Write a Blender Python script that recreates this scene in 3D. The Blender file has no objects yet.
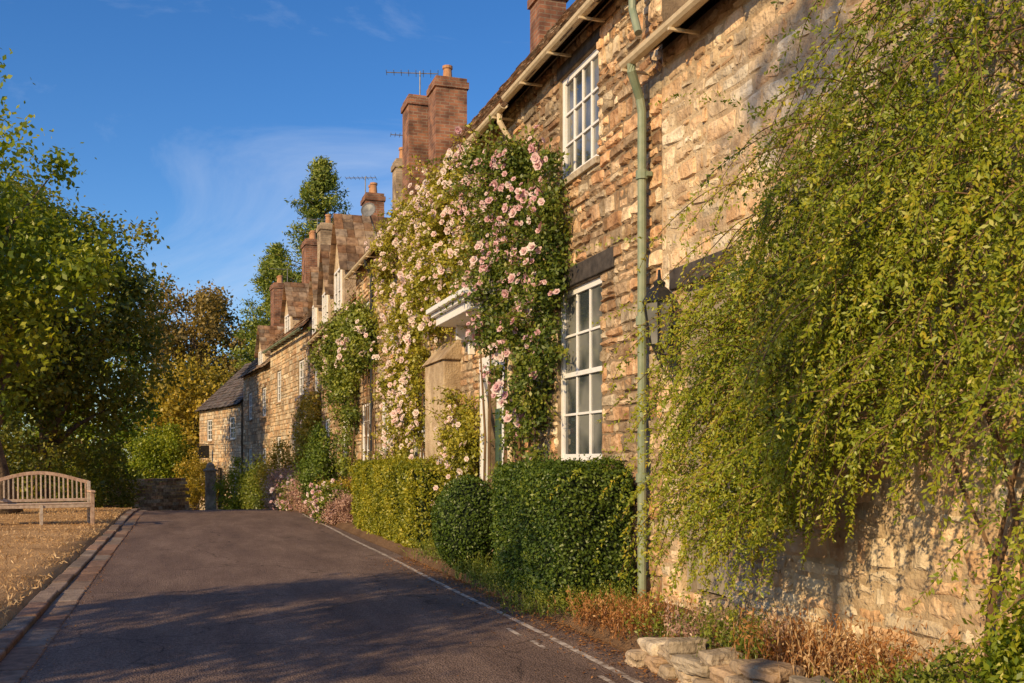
import bpy, bmesh, math, random
import numpy as np
from mathutils import Vector, noise as mnoise
rng=np.random.default_rng(7); random.seed(7)
R=math.radians
SC=bpy.context.scene
# ------------------------------------------------------------------ helpers
def nn(mat): return mat.node_tree.nodes, mat.node_tree.links
def newmat(name):
    m=bpy.data.materials.new(name); m.use_nodes=True
    n,l=nn(m); n.clear(); o=n.new('ShaderNodeOutputMaterial'); return m,n,l,o
def ramp(n,stops):
    r=n.new('ShaderNodeValToRGB'); e=r.color_ramp.elements
    while len(e)<len(stops): e.new(0.5)
    for i,(p,c) in enumerate(stops): e[i].position=p; e[i].color=(c[0],c[1],c[2],1)
    return r
def leafmat(name,stops,trans=0.35,tt=(1.25,1.2,0.5)):
    m,n,l,o=newmat(name)
    a=n.new('ShaderNodeAttribute'); a.attribute_name='rnd'
    r=ramp(n,stops); l.new(a.outputs['Fac'],r.inputs[0])
    p=n.new('ShaderNodeBsdfDiffuse')
    l.new(r.outputs[0],p.inputs['Color'])
    t=n.new('ShaderNodeBsdfTranslucent')
    mx=n.new('ShaderNodeMix'); mx.data_type='RGBA'; mx.blend_type='MULTIPLY'; mx.inputs[0].default_value=1
    l.new(r.outputs[0],mx.inputs[6]); mx.inputs[7].default_value=(tt[0],tt[1],tt[2],1)
    l.new(mx.outputs[2],t.inputs['Color'])
    s=n.new('ShaderNodeMixShader'); s.inputs[0].default_value=trans
    l.new(p.outputs[0],s.inputs[1]); l.new(t.outputs[0],s.inputs[2])
    gl=n.new('ShaderNodeBsdfGlossy'); gl.inputs['Roughness'].default_value=.45; gl.inputs['Color'].default_value=(.9,.9,.8,1)
    s2=n.new('ShaderNodeMixShader'); s2.inputs[0].default_value=0.035; l.new(s.outputs[0],s2.inputs[1]); l.new(gl.outputs[0],s2.inputs[2]); l.new(s2.outputs[0],o.inputs[0])
    return m
def noisemat(name,c1,c2,scale=8,rough=0.85,bump=0.3,bscale=40,attr=False,attrv=0.5,c3=None,spec=0.3,bdist=0.01,detail=4,huev=0.012,grime=False):
    m,n,l,o=newmat(name)
    tc=n.new('ShaderNodeTexCoord')
    nz=n.new('ShaderNodeTexNoise'); nz.inputs['Scale'].default_value=scale; nz.inputs['Detail'].default_value=detail
    l.new(tc.outputs['Object'],nz.inputs['Vector'])
    st=[(0.3,c1),(0.7,c2)] if c3 is None else [(0.28,c1),(0.5,c2),(0.72,c3)]
    r=ramp(n,st); l.new(nz.outputs['Fac'],r.inputs[0])
    p=n.new('ShaderNodeBsdfPrincipled'); p.inputs['Roughness'].default_value=rough
    p.inputs['Specular IOR Level'].default_value=spec
    col=r.outputs[0]
    if grime:
        gz_=n.new('ShaderNodeTexNoise'); gz_.inputs['Scale'].default_value=.8; gz_.inputs['Detail'].default_value=4; l.new(tc.outputs['Object'],gz_.inputs['Vector'])
        gr=ramp(n,[(.35,(.66,.62,.60)),(.6,(1.12,1.1,1.06))]); l.new(gz_.outputs['Fac'],gr.inputs[0])
        gm_=n.new('ShaderNodeMix'); gm_.data_type='RGBA'; gm_.blend_type='MULTIPLY'; gm_.inputs[0].default_value=1; l.new(col,gm_.inputs[6]); l.new(gr.outputs[0],gm_.inputs[7]); col=gm_.outputs[2]
    if attr:
        a=n.new('ShaderNodeAttribute'); a.attribute_name='rnd'
        mr=n.new('ShaderNodeMapRange'); mr.inputs[3].default_value=1-attrv; mr.inputs[4].default_value=1+attrv
        l.new(a.outputs['Fac'],mr.inputs[0])
        m2=n.new('ShaderNodeMath'); m2.operation='MULTIPLY'; m2.inputs[1].default_value=7.31
        fr=n.new('ShaderNodeMath'); fr.operation='FRACT'; l.new(a.outputs['Fac'],m2.inputs[0]); l.new(m2.outputs[0],fr.inputs[0])
        hs=n.new('ShaderNodeHueSaturation')
        mh=n.new('ShaderNodeMapRange'); mh.inputs[3].default_value=0.5-huev; mh.inputs[4].default_value=0.5+huev*.8; l.new(fr.outputs[0],mh.inputs[0])
        ms=n.new('ShaderNodeMapRange'); ms.inputs[3].default_value=1.15; ms.inputs[4].default_value=0.7; l.new(fr.outputs[0],ms.inputs[0])
        l.new(mh.outputs[0],hs.inputs['Hue']); l.new(ms.outputs[0],hs.inputs['Saturation']); l.new(mr.outputs[0],hs.inputs['Value']); l.new(col,hs.inputs['Color']); col=hs.outputs[0]
    l.new(col,p.inputs['Base Color'])
    if bump>0:
        nb=n.new('ShaderNodeTexNoise'); nb.inputs['Scale'].default_value=bscale; nb.inputs['Detail'].default_value=3
        l.new(tc.outputs['Object'],nb.inputs['Vector'])
        b=n.new('ShaderNodeBump'); b.inputs['Strength'].default_value=bump; b.inputs['Distance'].default_value=bdist
        l.new(nb.outputs['Fac'],b.inputs['Height']); l.new(b.outputs[0],p.inputs['Normal'])
    l.new(p.outputs[0],o.inputs[0]); return m
def empty(name,loc=(0,0,0)):
    e=bpy.data.objects.new(name,None); e.location=loc; SC.collection.objects.link(e); e.empty_display_size=0.2
    return e
def npmesh(name,V,F,mat,attr=None,parent=None,smooth=False):
    V=np.asarray(V,dtype=np.float32); F=np.asarray(F,dtype=np.int32)
    me=bpy.data.meshes.new(name); me.vertices.add(len(V)); me.vertices.foreach_set('co',V.ravel())
    k=F.shape[1]; me.loops.add(F.size); me.loops.foreach_set('vertex_index',F.ravel())
    me.polygons.add(len(F)); me.polygons.foreach_set('loop_start',np.arange(0,F.size,k,dtype=np.int32))
    try: me.polygons.foreach_set('loop_total',np.full(len(F),k,dtype=np.int32))
    except Exception: pass
    me.update(calc_edges=True); me.validate()
    if attr is not None:
        a=me.attributes.new('rnd','FLOAT','FACE'); a.data.foreach_set('value',np.asarray(attr,dtype=np.float32))
    if smooth: me.polygons.foreach_set('use_smooth',np.ones(len(F),dtype=bool))
    me.materials.append(mat)
    ob=bpy.data.objects.new(name,me); SC.collection.objects.link(ob)
    if parent: ob.parent=parent
    return ob
class MB:
    def __init__(s,fr=None): s.v=[];s.f=[];s.a=[];s.fr=fr
    def T(s,p): return s.fr(p) if s.fr else p
    def add(s,vs,fs,a=0.5):
        b=len(s.v); s.v+= [s.T(p) for p in vs]; s.f+=[tuple(i+b for i in f) for f in fs]; s.a+=[a]*len(fs)
    def box(s,x0,x1,y0,y1,z0,z1,a=0.5):
        s.add([(x0,y0,z0),(x1,y0,z0),(x1,y1,z0),(x0,y1,z0),(x0,y0,z1),(x1,y0,z1),(x1,y1,z1),(x0,y1,z1)],
          [(0,3,2,1),(4,5,6,7),(0,1,5,4),(1,2,6,5),(2,3,7,6),(3,0,4,7)],a)
    def beam(s,p,q,w,h,a=0.5,up=(0,0,1)):
        p=Vector(p);q=Vector(q);d=(q-p).normalized();u=Vector(up)
        if abs(d.dot(u))>0.98:u=Vector((1,0,0))
        sd=d.cross(u).normalized();u2=sd.cross(d)
        vs=[];
        for c in (p,q):
            for i,j in ((-1,-1),(1,-1),(1,1),(-1,1)): vs.append(tuple(c+sd*(i*w/2)+u2*(j*h/2)))
        s.add(vs,[(0,1,2,3),(7,6,5,4),(0,4,5,1),(1,5,6,2),(2,6,7,3),(3,7,4,0)],a)
    def tube(s,pts,rad,n=8,a=0.5,cap=True):
        pts=[Vector(p) for p in pts]; vs=[];fs=[]
        pr=Vector((0.3,0.5,0.81))
        for i,p in enumerate(pts):
            d=(pts[min(i+1,len(pts)-1)]-pts[max(i-1,0)]).normalized()
            sx=d.cross(pr)
            if sx.length<1e-3: sx=d.cross(Vector((1,0,0)))
            sx.normalize(); sy=d.cross(sx); r=rad[i] if hasattr(rad,'__len__') else rad
            for k in range(n):
                t=2*math.pi*k/n; vs.append(tuple(p+sx*(r*math.cos(t))+sy*(r*math.sin(t))))
        for i in range(len(pts)-1):
            for k in range(n):
                k2=(k+1)%n; fs.append((i*n+k,i*n+k2,(i+1)*n+k2,(i+1)*n+k))
        if cap: fs.append(tuple(range(n))[::-1]); fs.append(tuple(range((len(pts)-1)*n,len(pts)*n)))
        s.add(vs,fs,a)
    def lathe(s,c,prof,n=12,a=0.5):
        vs=[];fs=[]
        for r,z in prof:
            for k in range(n):
                t=2*math.pi*k/n; vs.append((c[0]+r*math.cos(t),c[1]+r*math.sin(t),c[2]+z))
        for i in range(len(prof)-1):
            for k in range(n):
                k2=(k+1)%n; fs.append((i*n+k,i*n+k2,(i+1)*n+k2,(i+1)*n+k))
        fs.append(tuple(range(n))[::-1]); fs.append(tuple(range((len(prof)-1)*n,len(prof)*n)))
        s.add(vs,fs,a)
    def obj(s,name,mat,parent=None,smooth=False,bevel=0):
        me=bpy.data.meshes.new(name); me.from_pydata([tuple(v) for v in s.v],[],s.f); me.update()
        a=me.attributes.new('rnd','FLOAT','FACE'); a.data.foreach_set('value',s.a)
        if smooth:
            for p in me.polygons: p.use_smooth=True
        me.materials.append(mat); ob=bpy.data.objects.new(name,me); SC.collection.objects.link(ob)
        if parent: ob.parent=parent
        if bevel:
            b=ob.modifiers.new('b','BEVEL'); b.width=bevel; b.segments=2; b.limit_method='ANGLE'
        return ob
def unit(n):
    d=rng.normal(size=(n,3)); return d/np.linalg.norm(d,axis=1)[:,None]
def leaves(P,L,W=0.5,D=None,jit=1.0,N=None,nj=.6):
    n=len(P); d=unit(n)*jit
    if D is not None: d=d+D
    d/=np.linalg.norm(d,axis=1)[:,None]
    r=unit(n)
    if N is not None: r=np.cross(N+nj*r,d); s=r
    else: s=np.cross(d,r)
    s=s/(np.linalg.norm(s,axis=1)[:,None]+1e-9)
    L=np.broadcast_to(L,(n,))[:,None]
    up=np.cross(d,s)
    V=np.empty((n,4,3)); V[:,0]=P-d*L/2; V[:,1]=P+s*L*W/2-up*L*0.06; V[:,2]=P+d*L/2-up*L*0.1; V[:,3]=P-s*L*W/2-up*L*0.06
    F=np.arange(4*n).reshape(n,4); return V.reshape(-1,3),F
# ------------------------------------------------------------------ terrain functions
def cx(Y):
    if Y<30: return 0.0
    if Y<60: return -0.0048*(Y-30)**2
    return -0.0048*900-0.288*(Y-60)
def g(Y):
    if Y<26: return 0.0
    if Y<34: return -0.06*(Y-26)**2/16
    if Y<100: return -0.24-0.06*(Y-34)
    return -0.24-0.06*66
def off(x,Y):
    if x<-1.4: return min(0.07+0.02*(-1.4-x),1.2)
    if x<-1.0: return 0.0
    if x<=3.11: return 0.0
    t=min(max((6.6-Y)/0.5,0),1)
    return (0.07+0.10*min((x-3.06)/0.9,1))*(1-t)+0.20*t
def gz(X,Y): return g(Y)+off(X-cx(Y),Y)
# ------------------------------------------------------------------ world / sun / camera
az=(-0.80,-0.60); el=R(25)
ts=Vector((az[0]*math.cos(el),az[1]*math.cos(el),math.sin(el))).normalized()
w=bpy.data.worlds.new("World"); SC.world=w; w.use_nodes=True
n,l=w.node_tree.nodes,w.node_tree.links; n.clear()
o=n.new('ShaderNodeOutputWorld'); bg=n.new('ShaderNodeBackground'); sk=n.new('ShaderNodeTexSky'); sk.sky_type='NISHITA'
sk.sun_disc=False; sk.sun_elevation=el; sk.sun_rotation=math.atan2(ts.x,ts.y); sk.air_density=1.0; sk.dust_density=0.4; sk.ozone_density=4
hs=n.new('ShaderNodeHueSaturation'); hs.inputs['Saturation'].default_value=1.25; hs.inputs['Hue'].default_value=0.508; l.new(sk.outputs[0],hs.inputs['Color'])
tc=n.new('ShaderNodeTexCoord'); mp=n.new('ShaderNodeMapping'); mp.inputs['Rotation'].default_value=(0.5,0.75,0.5); mp.inputs['Scale'].default_value=(1.2,3.0,4.5)
l.new(tc.outputs['Generated'],mp.inputs[0])
nz=n.new('ShaderNodeTexNoise'); nz.inputs['Scale'].default_value=1.5; nz.inputs['Detail'].default_value=8; nz.inputs['Roughness'].default_value=0.62; nz.inputs['Distortion'].default_value=1.1
l.new(mp.outputs[0],nz.inputs['Vector'])
cr=ramp(n,[(0.49,(0,0,0)),(0.8,(0.5,0.5,0.5))]); l.new(nz.outputs['Fac'],cr.inputs[0])
mx=n.new('ShaderNodeMix'); mx.data_type='RGBA'; l.new(cr.outputs[0],mx.inputs[0]); l.new(hs.outputs[0],mx.inputs[6]); mx.inputs[7].default_value=(4.2,4.8,6.0,1)
l.new(mx.outputs[2],bg.inputs[0]); bg.inputs[1].default_value=0.15; l.new(bg.outputs[0],o.inputs[0])
sd=bpy.data.lights.new('sun','SUN'); sd.energy=5.0; sd.angle=R(0.5); sd.color=(1.0,0.74,0.40)
so=bpy.data.objects.new('sun',sd); SC.collection.objects.link(so); so.rotation_euler=(-ts).to_track_quat('-Z','Y').to_euler(); so.location=(-20,-10,20)
cd=bpy.data.cameras.new('camera'); co=bpy.data.objects.new('camera',cd); SC.collection.objects.link(co)
cd.sensor_width=36; cd.lens=35.16; cd.clip_end=5000; cd.shift_y=0.1157
co.location=(0,0,1.4); co.rotation_euler=(R(90),0,-math.atan(0.3309)); SC.camera=co
SC.view_settings.view_transform='Standard'; SC.view_settings.look='None'; SC.view_settings.exposure=0
# ------------------------------------------------------------------ materials
M={}
M['stone']=noisemat('rubble_stone',(0.26,0.165,0.09),(0.50,0.345,0.19),scale=9,bump=1,bscale=28,attr=True,attrv=0.42,c3=(0.68,0.52,0.33),bdist=0.025,grime=True,huev=.018)
M['stoneB']=noisemat('limewashed_stone',(0.36,0.245,0.14),(0.60,0.445,0.27),scale=5,bump=1,bscale=22,attr=True,attrv=0.24,c3=(0.74,0.60,0.41),bdist=0.03,grime=True,huev=.014)
M['mortar']=noisemat('lime_mortar',(0.13,0.09,0.055),(0.34,0.25,0.155),scale=6,bump=0.8,bscale=50,bdist=0.01)
M['mortarB']=noisemat('lime_mortar_pale',(0.36,0.26,0.16),(0.62,0.49,0.32),scale=6,bump=0.8,bscale=40,bdist=0.02,grime=True)
M['slate']=noisemat('stone_slate',(0.14,0.085,0.05),(0.38,0.25,0.145),scale=7,bump=0.7,bscale=30,attr=True,attrv=0.45,bdist=0.01,grime=True)
M['darkslate']=noisemat('dark_slate',(0.07,0.06,0.055),(0.16,0.12,0.10),scale=7,bump=0.4,bscale=30,attr=True,attrv=0.35)
M['white']=noisemat('white_paint',(0.76,0.74,0.72),(0.84,0.82,0.80),scale=12,rough=0.5,bump=0.08,bscale=60)
M['cream']=noisemat('cream_paint',(0.56,0.44,0.28),(0.70,0.57,0.38),scale=12,rough=0.5,bump=0.1)
M['sage']=noisemat('sage_paint',(0.18,0.23,0.15),(0.28,0.31,0.21),scale=10,rough=0.45,bump=0.1)
M['oak']=noisemat('weathered_oak',(0.035,0.03,0.028),(0.09,0.075,0.065),scale=10,bump=0.6,bscale=30)
M['teak']=noisemat('teak',(0.34,0.23,0.16),(0.58,0.44,0.32),scale=14,bump=0.3,bscale=60,attr=True,attrv=0.2)
M['black']=noisemat('black_iron',(0.012,0.012,0.013),(0.03,0.03,0.03),rough=0.4,bump=0.1)
M['metal']=noisemat('grey_metal',(0.12,0.12,0.12),(0.22,0.22,0.22),rough=0.4,bump=0)
M['bark']=noisemat('bark',(0.06,0.04,0.025),(0.20,0.14,0.085),scale=6,bump=1,bscale=18,bdist=0.03)
M['twig']=noisemat('twig',(0.10,0.055,0.03),(0.20,0.12,0.06),scale=6,bump=0)
M['terra']=noisemat('terracotta',(0.36,0.17,0.08),(0.50,0.27,0.14),scale=8,bump=0.2)
M['ledge']=noisemat('dressed_stone',(0.26,0.19,0.12),(0.52,0.40,0.26),scale=7,bump=1.0,bscale=26,attr=True,attrv=0.32,bdist=.02,grime=True)
M['doorg']=noisemat('grey_door',(0.24,0.20,0.15),(0.36,0.30,0.23),scale=9,bump=0.3)
M['green']=noisemat('green_door',(0.03,0.07,0.05),(0.05,0.10,0.07),scale=9,bump=0.1,rough=0.4)
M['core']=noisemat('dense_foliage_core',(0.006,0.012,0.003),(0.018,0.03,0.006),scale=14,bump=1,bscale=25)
m,n_,l_,o_=newmat('window_glass'); p=n_.new('ShaderNodeBsdfPrincipled'); p.inputs['Roughness'].default_value=0.05
p.inputs['Specular IOR Level'].default_value=0.9
t=n_.new('ShaderNodeTexNoise'); t.inputs['Scale'].default_value=3.5; b=n_.new('ShaderNodeBump'); b.inputs['Strength'].default_value=0.3; b.inputs['Distance'].default_value=0.02
t3=n_.new('ShaderNodeTexNoise'); t3.inputs['Scale'].default_value=1.7; rr=ramp(n_,[(.42,(.04,.05,.055)),(.6,(.22,.22,.20))])  # pale reflections and curtain tone painted into the opaque pane colour
tcc=n_.new('ShaderNodeTexCoord'); l_.new(tcc.outputs['Object'],t.inputs[0]); l_.new(tcc.outputs['Object'],t3.inputs[0]); l_.new(t3.outputs[0],rr.inputs[0]); l_.new(rr.outputs[0],p.inputs['Base Color'])
l_.new(t.outputs[0],b.inputs['Height']); l_.new(b.outputs[0],p.inputs['Normal']); l_.new(p.outputs[0],o_.inputs[0]); M['glass']=m
def brickmat(name,c1,c2,mo):
    m,n,l,o=newmat(name); tc=n.new('ShaderNodeTexCoord'); 
    sp=n.new('ShaderNodeSeparateXYZ'); l.new(tc.outputs['Object'],sp.inputs[0])
    ad=n.new('ShaderNodeMath'); l.new(sp.outputs[0],ad.inputs[0]); l.new(sp.outputs[1],ad.inputs[1])
    cb=n.new('ShaderNodeCombineXYZ'); l.new(ad.outputs[0],cb.inputs[0]); l.new(sp.outputs[2],cb.inputs[1])
    b=n.new('ShaderNodeTexBrick'); b.inputs['Scale'].default_value=1; b.inputs['Brick Width'].default_value=0.225; b.inputs['Row Height'].default_value=0.075
    b.inputs['Mortar Size'].default_value=0.008; b.inputs['Color1'].default_value=(*c1,1); b.inputs['Color2'].default_value=(*c2,1); b.inputs['Mortar'].default_value=(*mo,1)
    l.new(cb.outputs[0],b.inputs['Vector']); p=n.new('ShaderNodeBsdfPrincipled'); p.inputs['Roughness'].default_value=0.85
    gn=n.new('ShaderNodeTexNoise'); gn.inputs['Scale'].default_value=3; gn.inputs['Detail'].default_value=5; l.new(tc.outputs['Object'],gn.inputs[0]); gr=ramp(n,[(.35,(.45,.42,.4)),(.6,(1.1,1.1,1.1))]); l.new(gn.outputs[0],gr.inputs[0])
    mm=n.new('ShaderNodeMix'); mm.data_type='RGBA'; mm.blend_type='MULTIPLY'; mm.inputs[0].default_value=1; l.new(b.outputs[0],mm.inputs[6]); l.new(gr.outputs[0],mm.inputs[7])
    l.new(mm.outputs[2],p.inputs['Base Color']); bu=n.new('ShaderNodeBump'); bu.invert=True; bu.inputs['Strength'].default_value=0.8; bu.inputs['Distance'].default_value=0.01
    l.new(b.outputs['Fac'],bu.inputs['Height']); l.new(bu.outputs[0],p.inputs['Normal']); l.new(p.outputs[0],o.inputs[0]); return m
M['brick']=brickmat('chimney_brick',(0.36,0.15,0.075),(0.20,0.085,0.05),(0.30,0.22,0.15))
M['stonebrick']=brickmat('chimney_stone',(0.48,0.36,0.23),(0.36,0.26,0.16),(0.36,0.28,0.19))
def roadmat():
    m,n,l,o=newmat('asphalt'); tc=n.new('ShaderNodeTexCoord')
    mpp=n.new('ShaderNodeMapping'); mpp.inputs['Scale'].default_value=(1.6,.35,1); l.new(tc.outputs['Object'],mpp.inputs[0])
    a=n.new('ShaderNodeTexNoise'); a.inputs['Scale'].default_value=1.1; a.inputs['Detail'].default_value=7; a.inputs['Roughness'].default_value=0.7
    f=n.new('ShaderNodeTexNoise'); f.inputs['Scale'].default_value=45; f.inputs['Detail'].default_value=4; f.inputs['Roughness'].default_value=0.8
    v=n.new('ShaderNodeTexVoronoi'); v.inputs['Scale'].default_value=70
    for q in (f,v): l.new(tc.outputs['Object'],q.inputs['Vector'])
    l.new(mpp.outputs[0],a.inputs['Vector'])
    r1=ramp(n,[(0.3,(0.11,0.074,0.060)),(0.5,(0.165,0.112,0.088)),(0.7,(0.235,0.165,0.128))]); l.new(a.outputs[0],r1.inputs[0])
    r2=ramp(n,[(0.3,(0.35,0.35,0.35)),(0.62,(1.55,1.55,1.55))]); l.new(f.outputs[0],r2.inputs[0])
    mx=n.new('ShaderNodeMix'); mx.data_type='RGBA'; mx.blend_type='MULTIPLY'; mx.inputs[0].default_value=1; l.new(r1.outputs[0],mx.inputs[6]); l.new(r2.outputs[0],mx.inputs[7])
    # hairline cracks
    vc=n.new('ShaderNodeTexVoronoi'); vc.feature='DISTANCE_TO_EDGE'; vc.inputs['Scale'].default_value=.55
    nzz=n.new('ShaderNodeTexNoise'); nzz.inputs['Scale'].default_value=2.5; nzz.inputs['Detail'].default_value=6; l.new(tc.outputs['Object'],nzz.inputs[0])
    mxv=n.new('ShaderNodeMix'); mxv.data_type='RGBA'; mxv.inputs[0].default_value=.35; l.new(tc.outputs['Object'],mxv.inputs[6]); l.new(nzz.outputs['Color'],mxv.inputs[7]); l.new(mxv.outputs[2],vc.inputs['Vector'])
    rc=ramp(n,[(0.0,(.45,.45,.45)),(0.006,(1,1,1))]); l.new(vc.outputs['Distance'],rc.inputs[0])
    m3=n.new('ShaderNodeMix'); m3.data_type='RGBA'; m3.blend_type='MULTIPLY'; m3.inputs[0].default_value=1; l.new(mx.outputs[2],m3.inputs[6]); l.new(rc.outputs[0],m3.inputs[7])
    p=n.new('ShaderNodeBsdfPrincipled'); p.inputs['Roughness'].default_value=0.85; p.inputs['Specular IOR Level'].default_value=0.2; l.new(m3.outputs[2],p.inputs['Base Color'])
    b=n.new('ShaderNodeBump'); b.inputs['Strength'].default_value=0.8; b.inputs['Distance'].default_value=0.014; l.new(v.outputs[0],b.inputs['Height']); l.new(b.outputs[0],p.inputs['Normal'])
    l.new(p.outputs[0],o.inputs[0]); return m
M['road']=roadmat()
def paintmat():
    m,n,l,o=newmat('worn_road_paint'); tc=n.new('ShaderNodeTexCoord')
    f=n.new('ShaderNodeTexNoise'); f.inputs['Scale'].default_value=9; f.inputs['Detail'].default_value=8; f.inputs['Roughness'].default_value=0.75; l.new(tc.outputs['Object'],f.inputs['Vector'])
    r=ramp(n,[(0.42,(0.18,0.125,0.095)),(0.56,(0.58,0.50,0.42))]); l.new(f.outputs[0],r.inputs[0])
    p=n.new('ShaderNodeBsdfPrincipled'); p.inputs['Roughness'].default_value=0.8; l.new(r.outputs[0],p.inputs['Base Color']); l.new(p.outputs[0],o.inputs[0]); return m
M['paint']=paintmat()
def groundmat():
    m,n,l,o=newmat('dry_ground'); tc=n.new('ShaderNodeTexCoord')
    a=n.new('ShaderNodeTexNoise'); a.inputs['Scale'].default_value=0.9; a.inputs['Detail'].default_value=8; a.inputs['Roughness'].default_value=0.7
    l.new(tc.outputs['Object'],a.inputs['Vector'])
    dry=ramp(n,[(0.3,(0.26,0.145,0.06)),(0.5,(0.52,0.31,0.14)),(0.7,(0.66,0.42,0.20))]); l.new(a.outputs[0],dry.inputs[0])
    soil=ramp(n,[(0.3,(0.10,0.058,0.032)),(0.7,(0.24,0.145,0.08))]); l.new(a.outputs[0],soil.inputs[0])
    gr=ramp(n,[(0.3,(0.05,0.07,0.02)),(0.7,(0.12,0.13,0.04))]); l.new(a.outputs[0],gr.inputs[0])
    sp=n.new('ShaderNodeSeparateXYZ'); l.new(tc.outputs['Object'],sp.inputs[0])
    mr=n.new('ShaderNodeMapRange'); mr.inputs[1].default_value=0.9; mr.inputs[2].default_value=1.1; l.new(sp.outputs[0],mr.inputs[0])
    mx=n.new('ShaderNodeMix'); mx.data_type='RGBA'; l.new(mr.outputs[0],mx.inputs[0]); l.new(dry.outputs[0],mx.inputs[6]); l.new(soil.outputs[0],mx.inputs[7])
    my=n.new('ShaderNodeMapRange'); my.inputs[1].default_value=40; my.inputs[2].default_value=60; l.new(sp.outputs[1],my.inputs[0])
    m2=n.new('ShaderNodeMix'); m2.data_type='RGBA'; l.new(my.outputs[0],m2.inputs[0]); l.new(mx.outputs[2],m2.inputs[6]); l.new(gr.outputs[0],m2.inputs[7])
    p=n.new('ShaderNodeBsdfPrincipled'); p.inputs['Roughness'].default_value=0.95; p.inputs['Specular IOR Level'].default_value=0.1; l.new(m2.outputs[2],p.inputs['Base Color'])
    f=n.new('ShaderNodeTexNoise'); f.inputs['Scale'].default_value=35; f.inputs['Detail'].default_value=6; l.new(tc.outputs['Object'],f.inputs['Vector'])
    b=n.new('ShaderNodeBump'); b.inputs['Strength'].default_value=1; b.inputs['Distance'].default_value=0.03; l.new(f.outputs[0],b.inputs['Height']); l.new(b.outputs[0],p.inputs['Normal'])
    l.new(p.outputs[0],o.inputs[0]); return m
M['ground']=groundmat()
L_={}
L_['cot']=leafmat('cotoneaster_leaf',[(0.0,(0.06,0.10,0.008)),(0.4,(0.20,0.26,0.016)),(0.75,(0.38,0.38,0.024)),(1,(0.56,0.38,0.04))],0.36)
L_['rose']=leafmat('rose_leaf',[(0,(0.04,0.075,0.012)),(0.5,(0.13,0.18,0.024)),(1,(0.30,0.30,0.038))],0.33)
L_['rosey']=leafmat('rose_leaf_yellow',[(0,(0.13,0.15,0.015)),(0.5,(0.32,0.31,0.03)),(1,(0.54,0.44,0.05))],0.36)
L_['pink']=leafmat('rose_petal_pink',[(0,(0.62,0.34,0.38)),(0.6,(0.78,0.54,0.54)),(1,(0.85,0.74,0.70))],0.3,tt=(1,0.8,0.7))
L_['cream']=leafmat('rose_petal_cream',[(0,(0.75,0.56,0.54)),(0.6,(0.85,0.76,0.68)),(1,(0.85,0.62,0.6))],0.3,tt=(1,0.9,0.75))
L_['box']=leafmat('box_leaf',[(0,(0.035,0.07,0.010)),(0.6,(0.11,0.165,0.018)),(1,(0.24,0.28,0.03))],0.25)
L_['privet']=leafmat('golden_privet_leaf',[(0,(0.12,0.15,0.012)),(0.5,(0.32,0.31,0.02)),(1,(0.58,0.48,0.045))],0.35)
L_['lime']=leafmat('lime_tree_leaf',[(0,(0.06,0.12,0.01)),(0.5,(0.21,0.27,0.016)),(1,(0.46,0.45,0.03))],0.42)
L_['dark']=leafmat('dark_tree_leaf',[(0,(0.05,0.085,0.01)),(0.5,(0.16,0.18,0.018)),(1,(0.36,0.30,0.03))],0.38)
L_['gold']=leafmat('golden_tree_leaf',[(0,(0.18,0.15,0.014)),(0.5,(0.40,0.30,0.03)),(1,(0.60,0.42,0.05))],0.4)
L_['copper']=leafmat('copper_tree_leaf',[(0,(0.08,0.065,0.014)),(0.5,(0.20,0.135,0.028)),(1,(0.34,0.22,0.04))],0.3)
L_['fir']=leafmat('conifer_needle',[(0,(0.05,0.09,0.012)),(0.5,(0.17,0.22,0.028)),(1,(0.36,0.36,0.045))],0.25)
L_['straw']=leafmat('dry_straw',[(0,(0.30,0.165,0.07)),(0.5,(0.56,0.35,0.16)),(1,(0.72,0.50,0.27))],0.25,tt=(1.1,1,0.7))
L_['rust']=leafmat('rust_leaf',[(0,(0.12,0.05,0.018)),(0.5,(0.34,0.14,0.04)),(1,(0.54,0.28,0.10))],0.25,tt=(1.1,0.9,0.6))
L_['heath']=leafmat('heather_bloom',[(0,(0.25,0.14,0.09)),(0.5,(0.48,0.29,0.21)),(1,(0.60,0.40,0.32))],0.25,tt=(1.1,0.9,0.8))
L_['shrub']=leafmat('shrub_leaf',[(0,(0.05,0.085,0.012)),(0.5,(0.16,0.20,0.024)),(1,(0.34,0.34,0.04))],0.3)
# ------------------------------------------------------------------ ground, road
Ys=[-60,-30,-15,-8,-4,-2]+list(np.arange(0,40,0.5))+list(np.arange(40,100,2.0))+[100,110,130,160,200,300,500,900,1800]
Xs=[-1500,-700,-300,-120,-60,-30,-20,-14,-10,-7,-5,-4,-3,-2.4,-1.9,-1.42,-1.38,-1.0,0,1,2,3.05,3.11,3.17,3.35,3.6,3.9,4.3,8,15,30,60,120,300,700,1500]
V=[];F=[]
for j,Y in enumerate(Ys):
    for i,x in enumerate(Xs):
        z=g(Y)+off(x,Y)
        if x<-1.9 and x>-14 and Y<40: z+=0.03*mnoise.noise(Vector((x*0.8,Y*0.5,0)))
        V.append((x+cx(Y) if abs(x)<100 else x, Y, z))
nx=len(Xs)
for j in range(len(Ys)-1):
    for i in range(nx-1): F.append((j*nx+i,j*nx+i+1,(j+1)*nx+i+1,(j+1)*nx+i))
npmesh('ground',V,F,M['ground'])
def strip(name,x0,x1,ya,yb,dz,mat,wob=0):
    ys=[y for y in Ys if ya<y<yb]; ys=[ya]+ys+[yb]; V=[];F=[]
    for Y in ys:
        V.append((x0+cx(Y),Y,g(Y)+dz)); V.append((x1+cx(Y),Y,g(Y)+dz))
    for i in range(len(ys)-1): F.append((2*i,2*i+1,2*i+3,2*i+2))
    return npmesh(name,V,F,mat)
strip('road',-1.02,3.05,-60,300,0.006,M['road'])
mb=MB()
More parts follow.
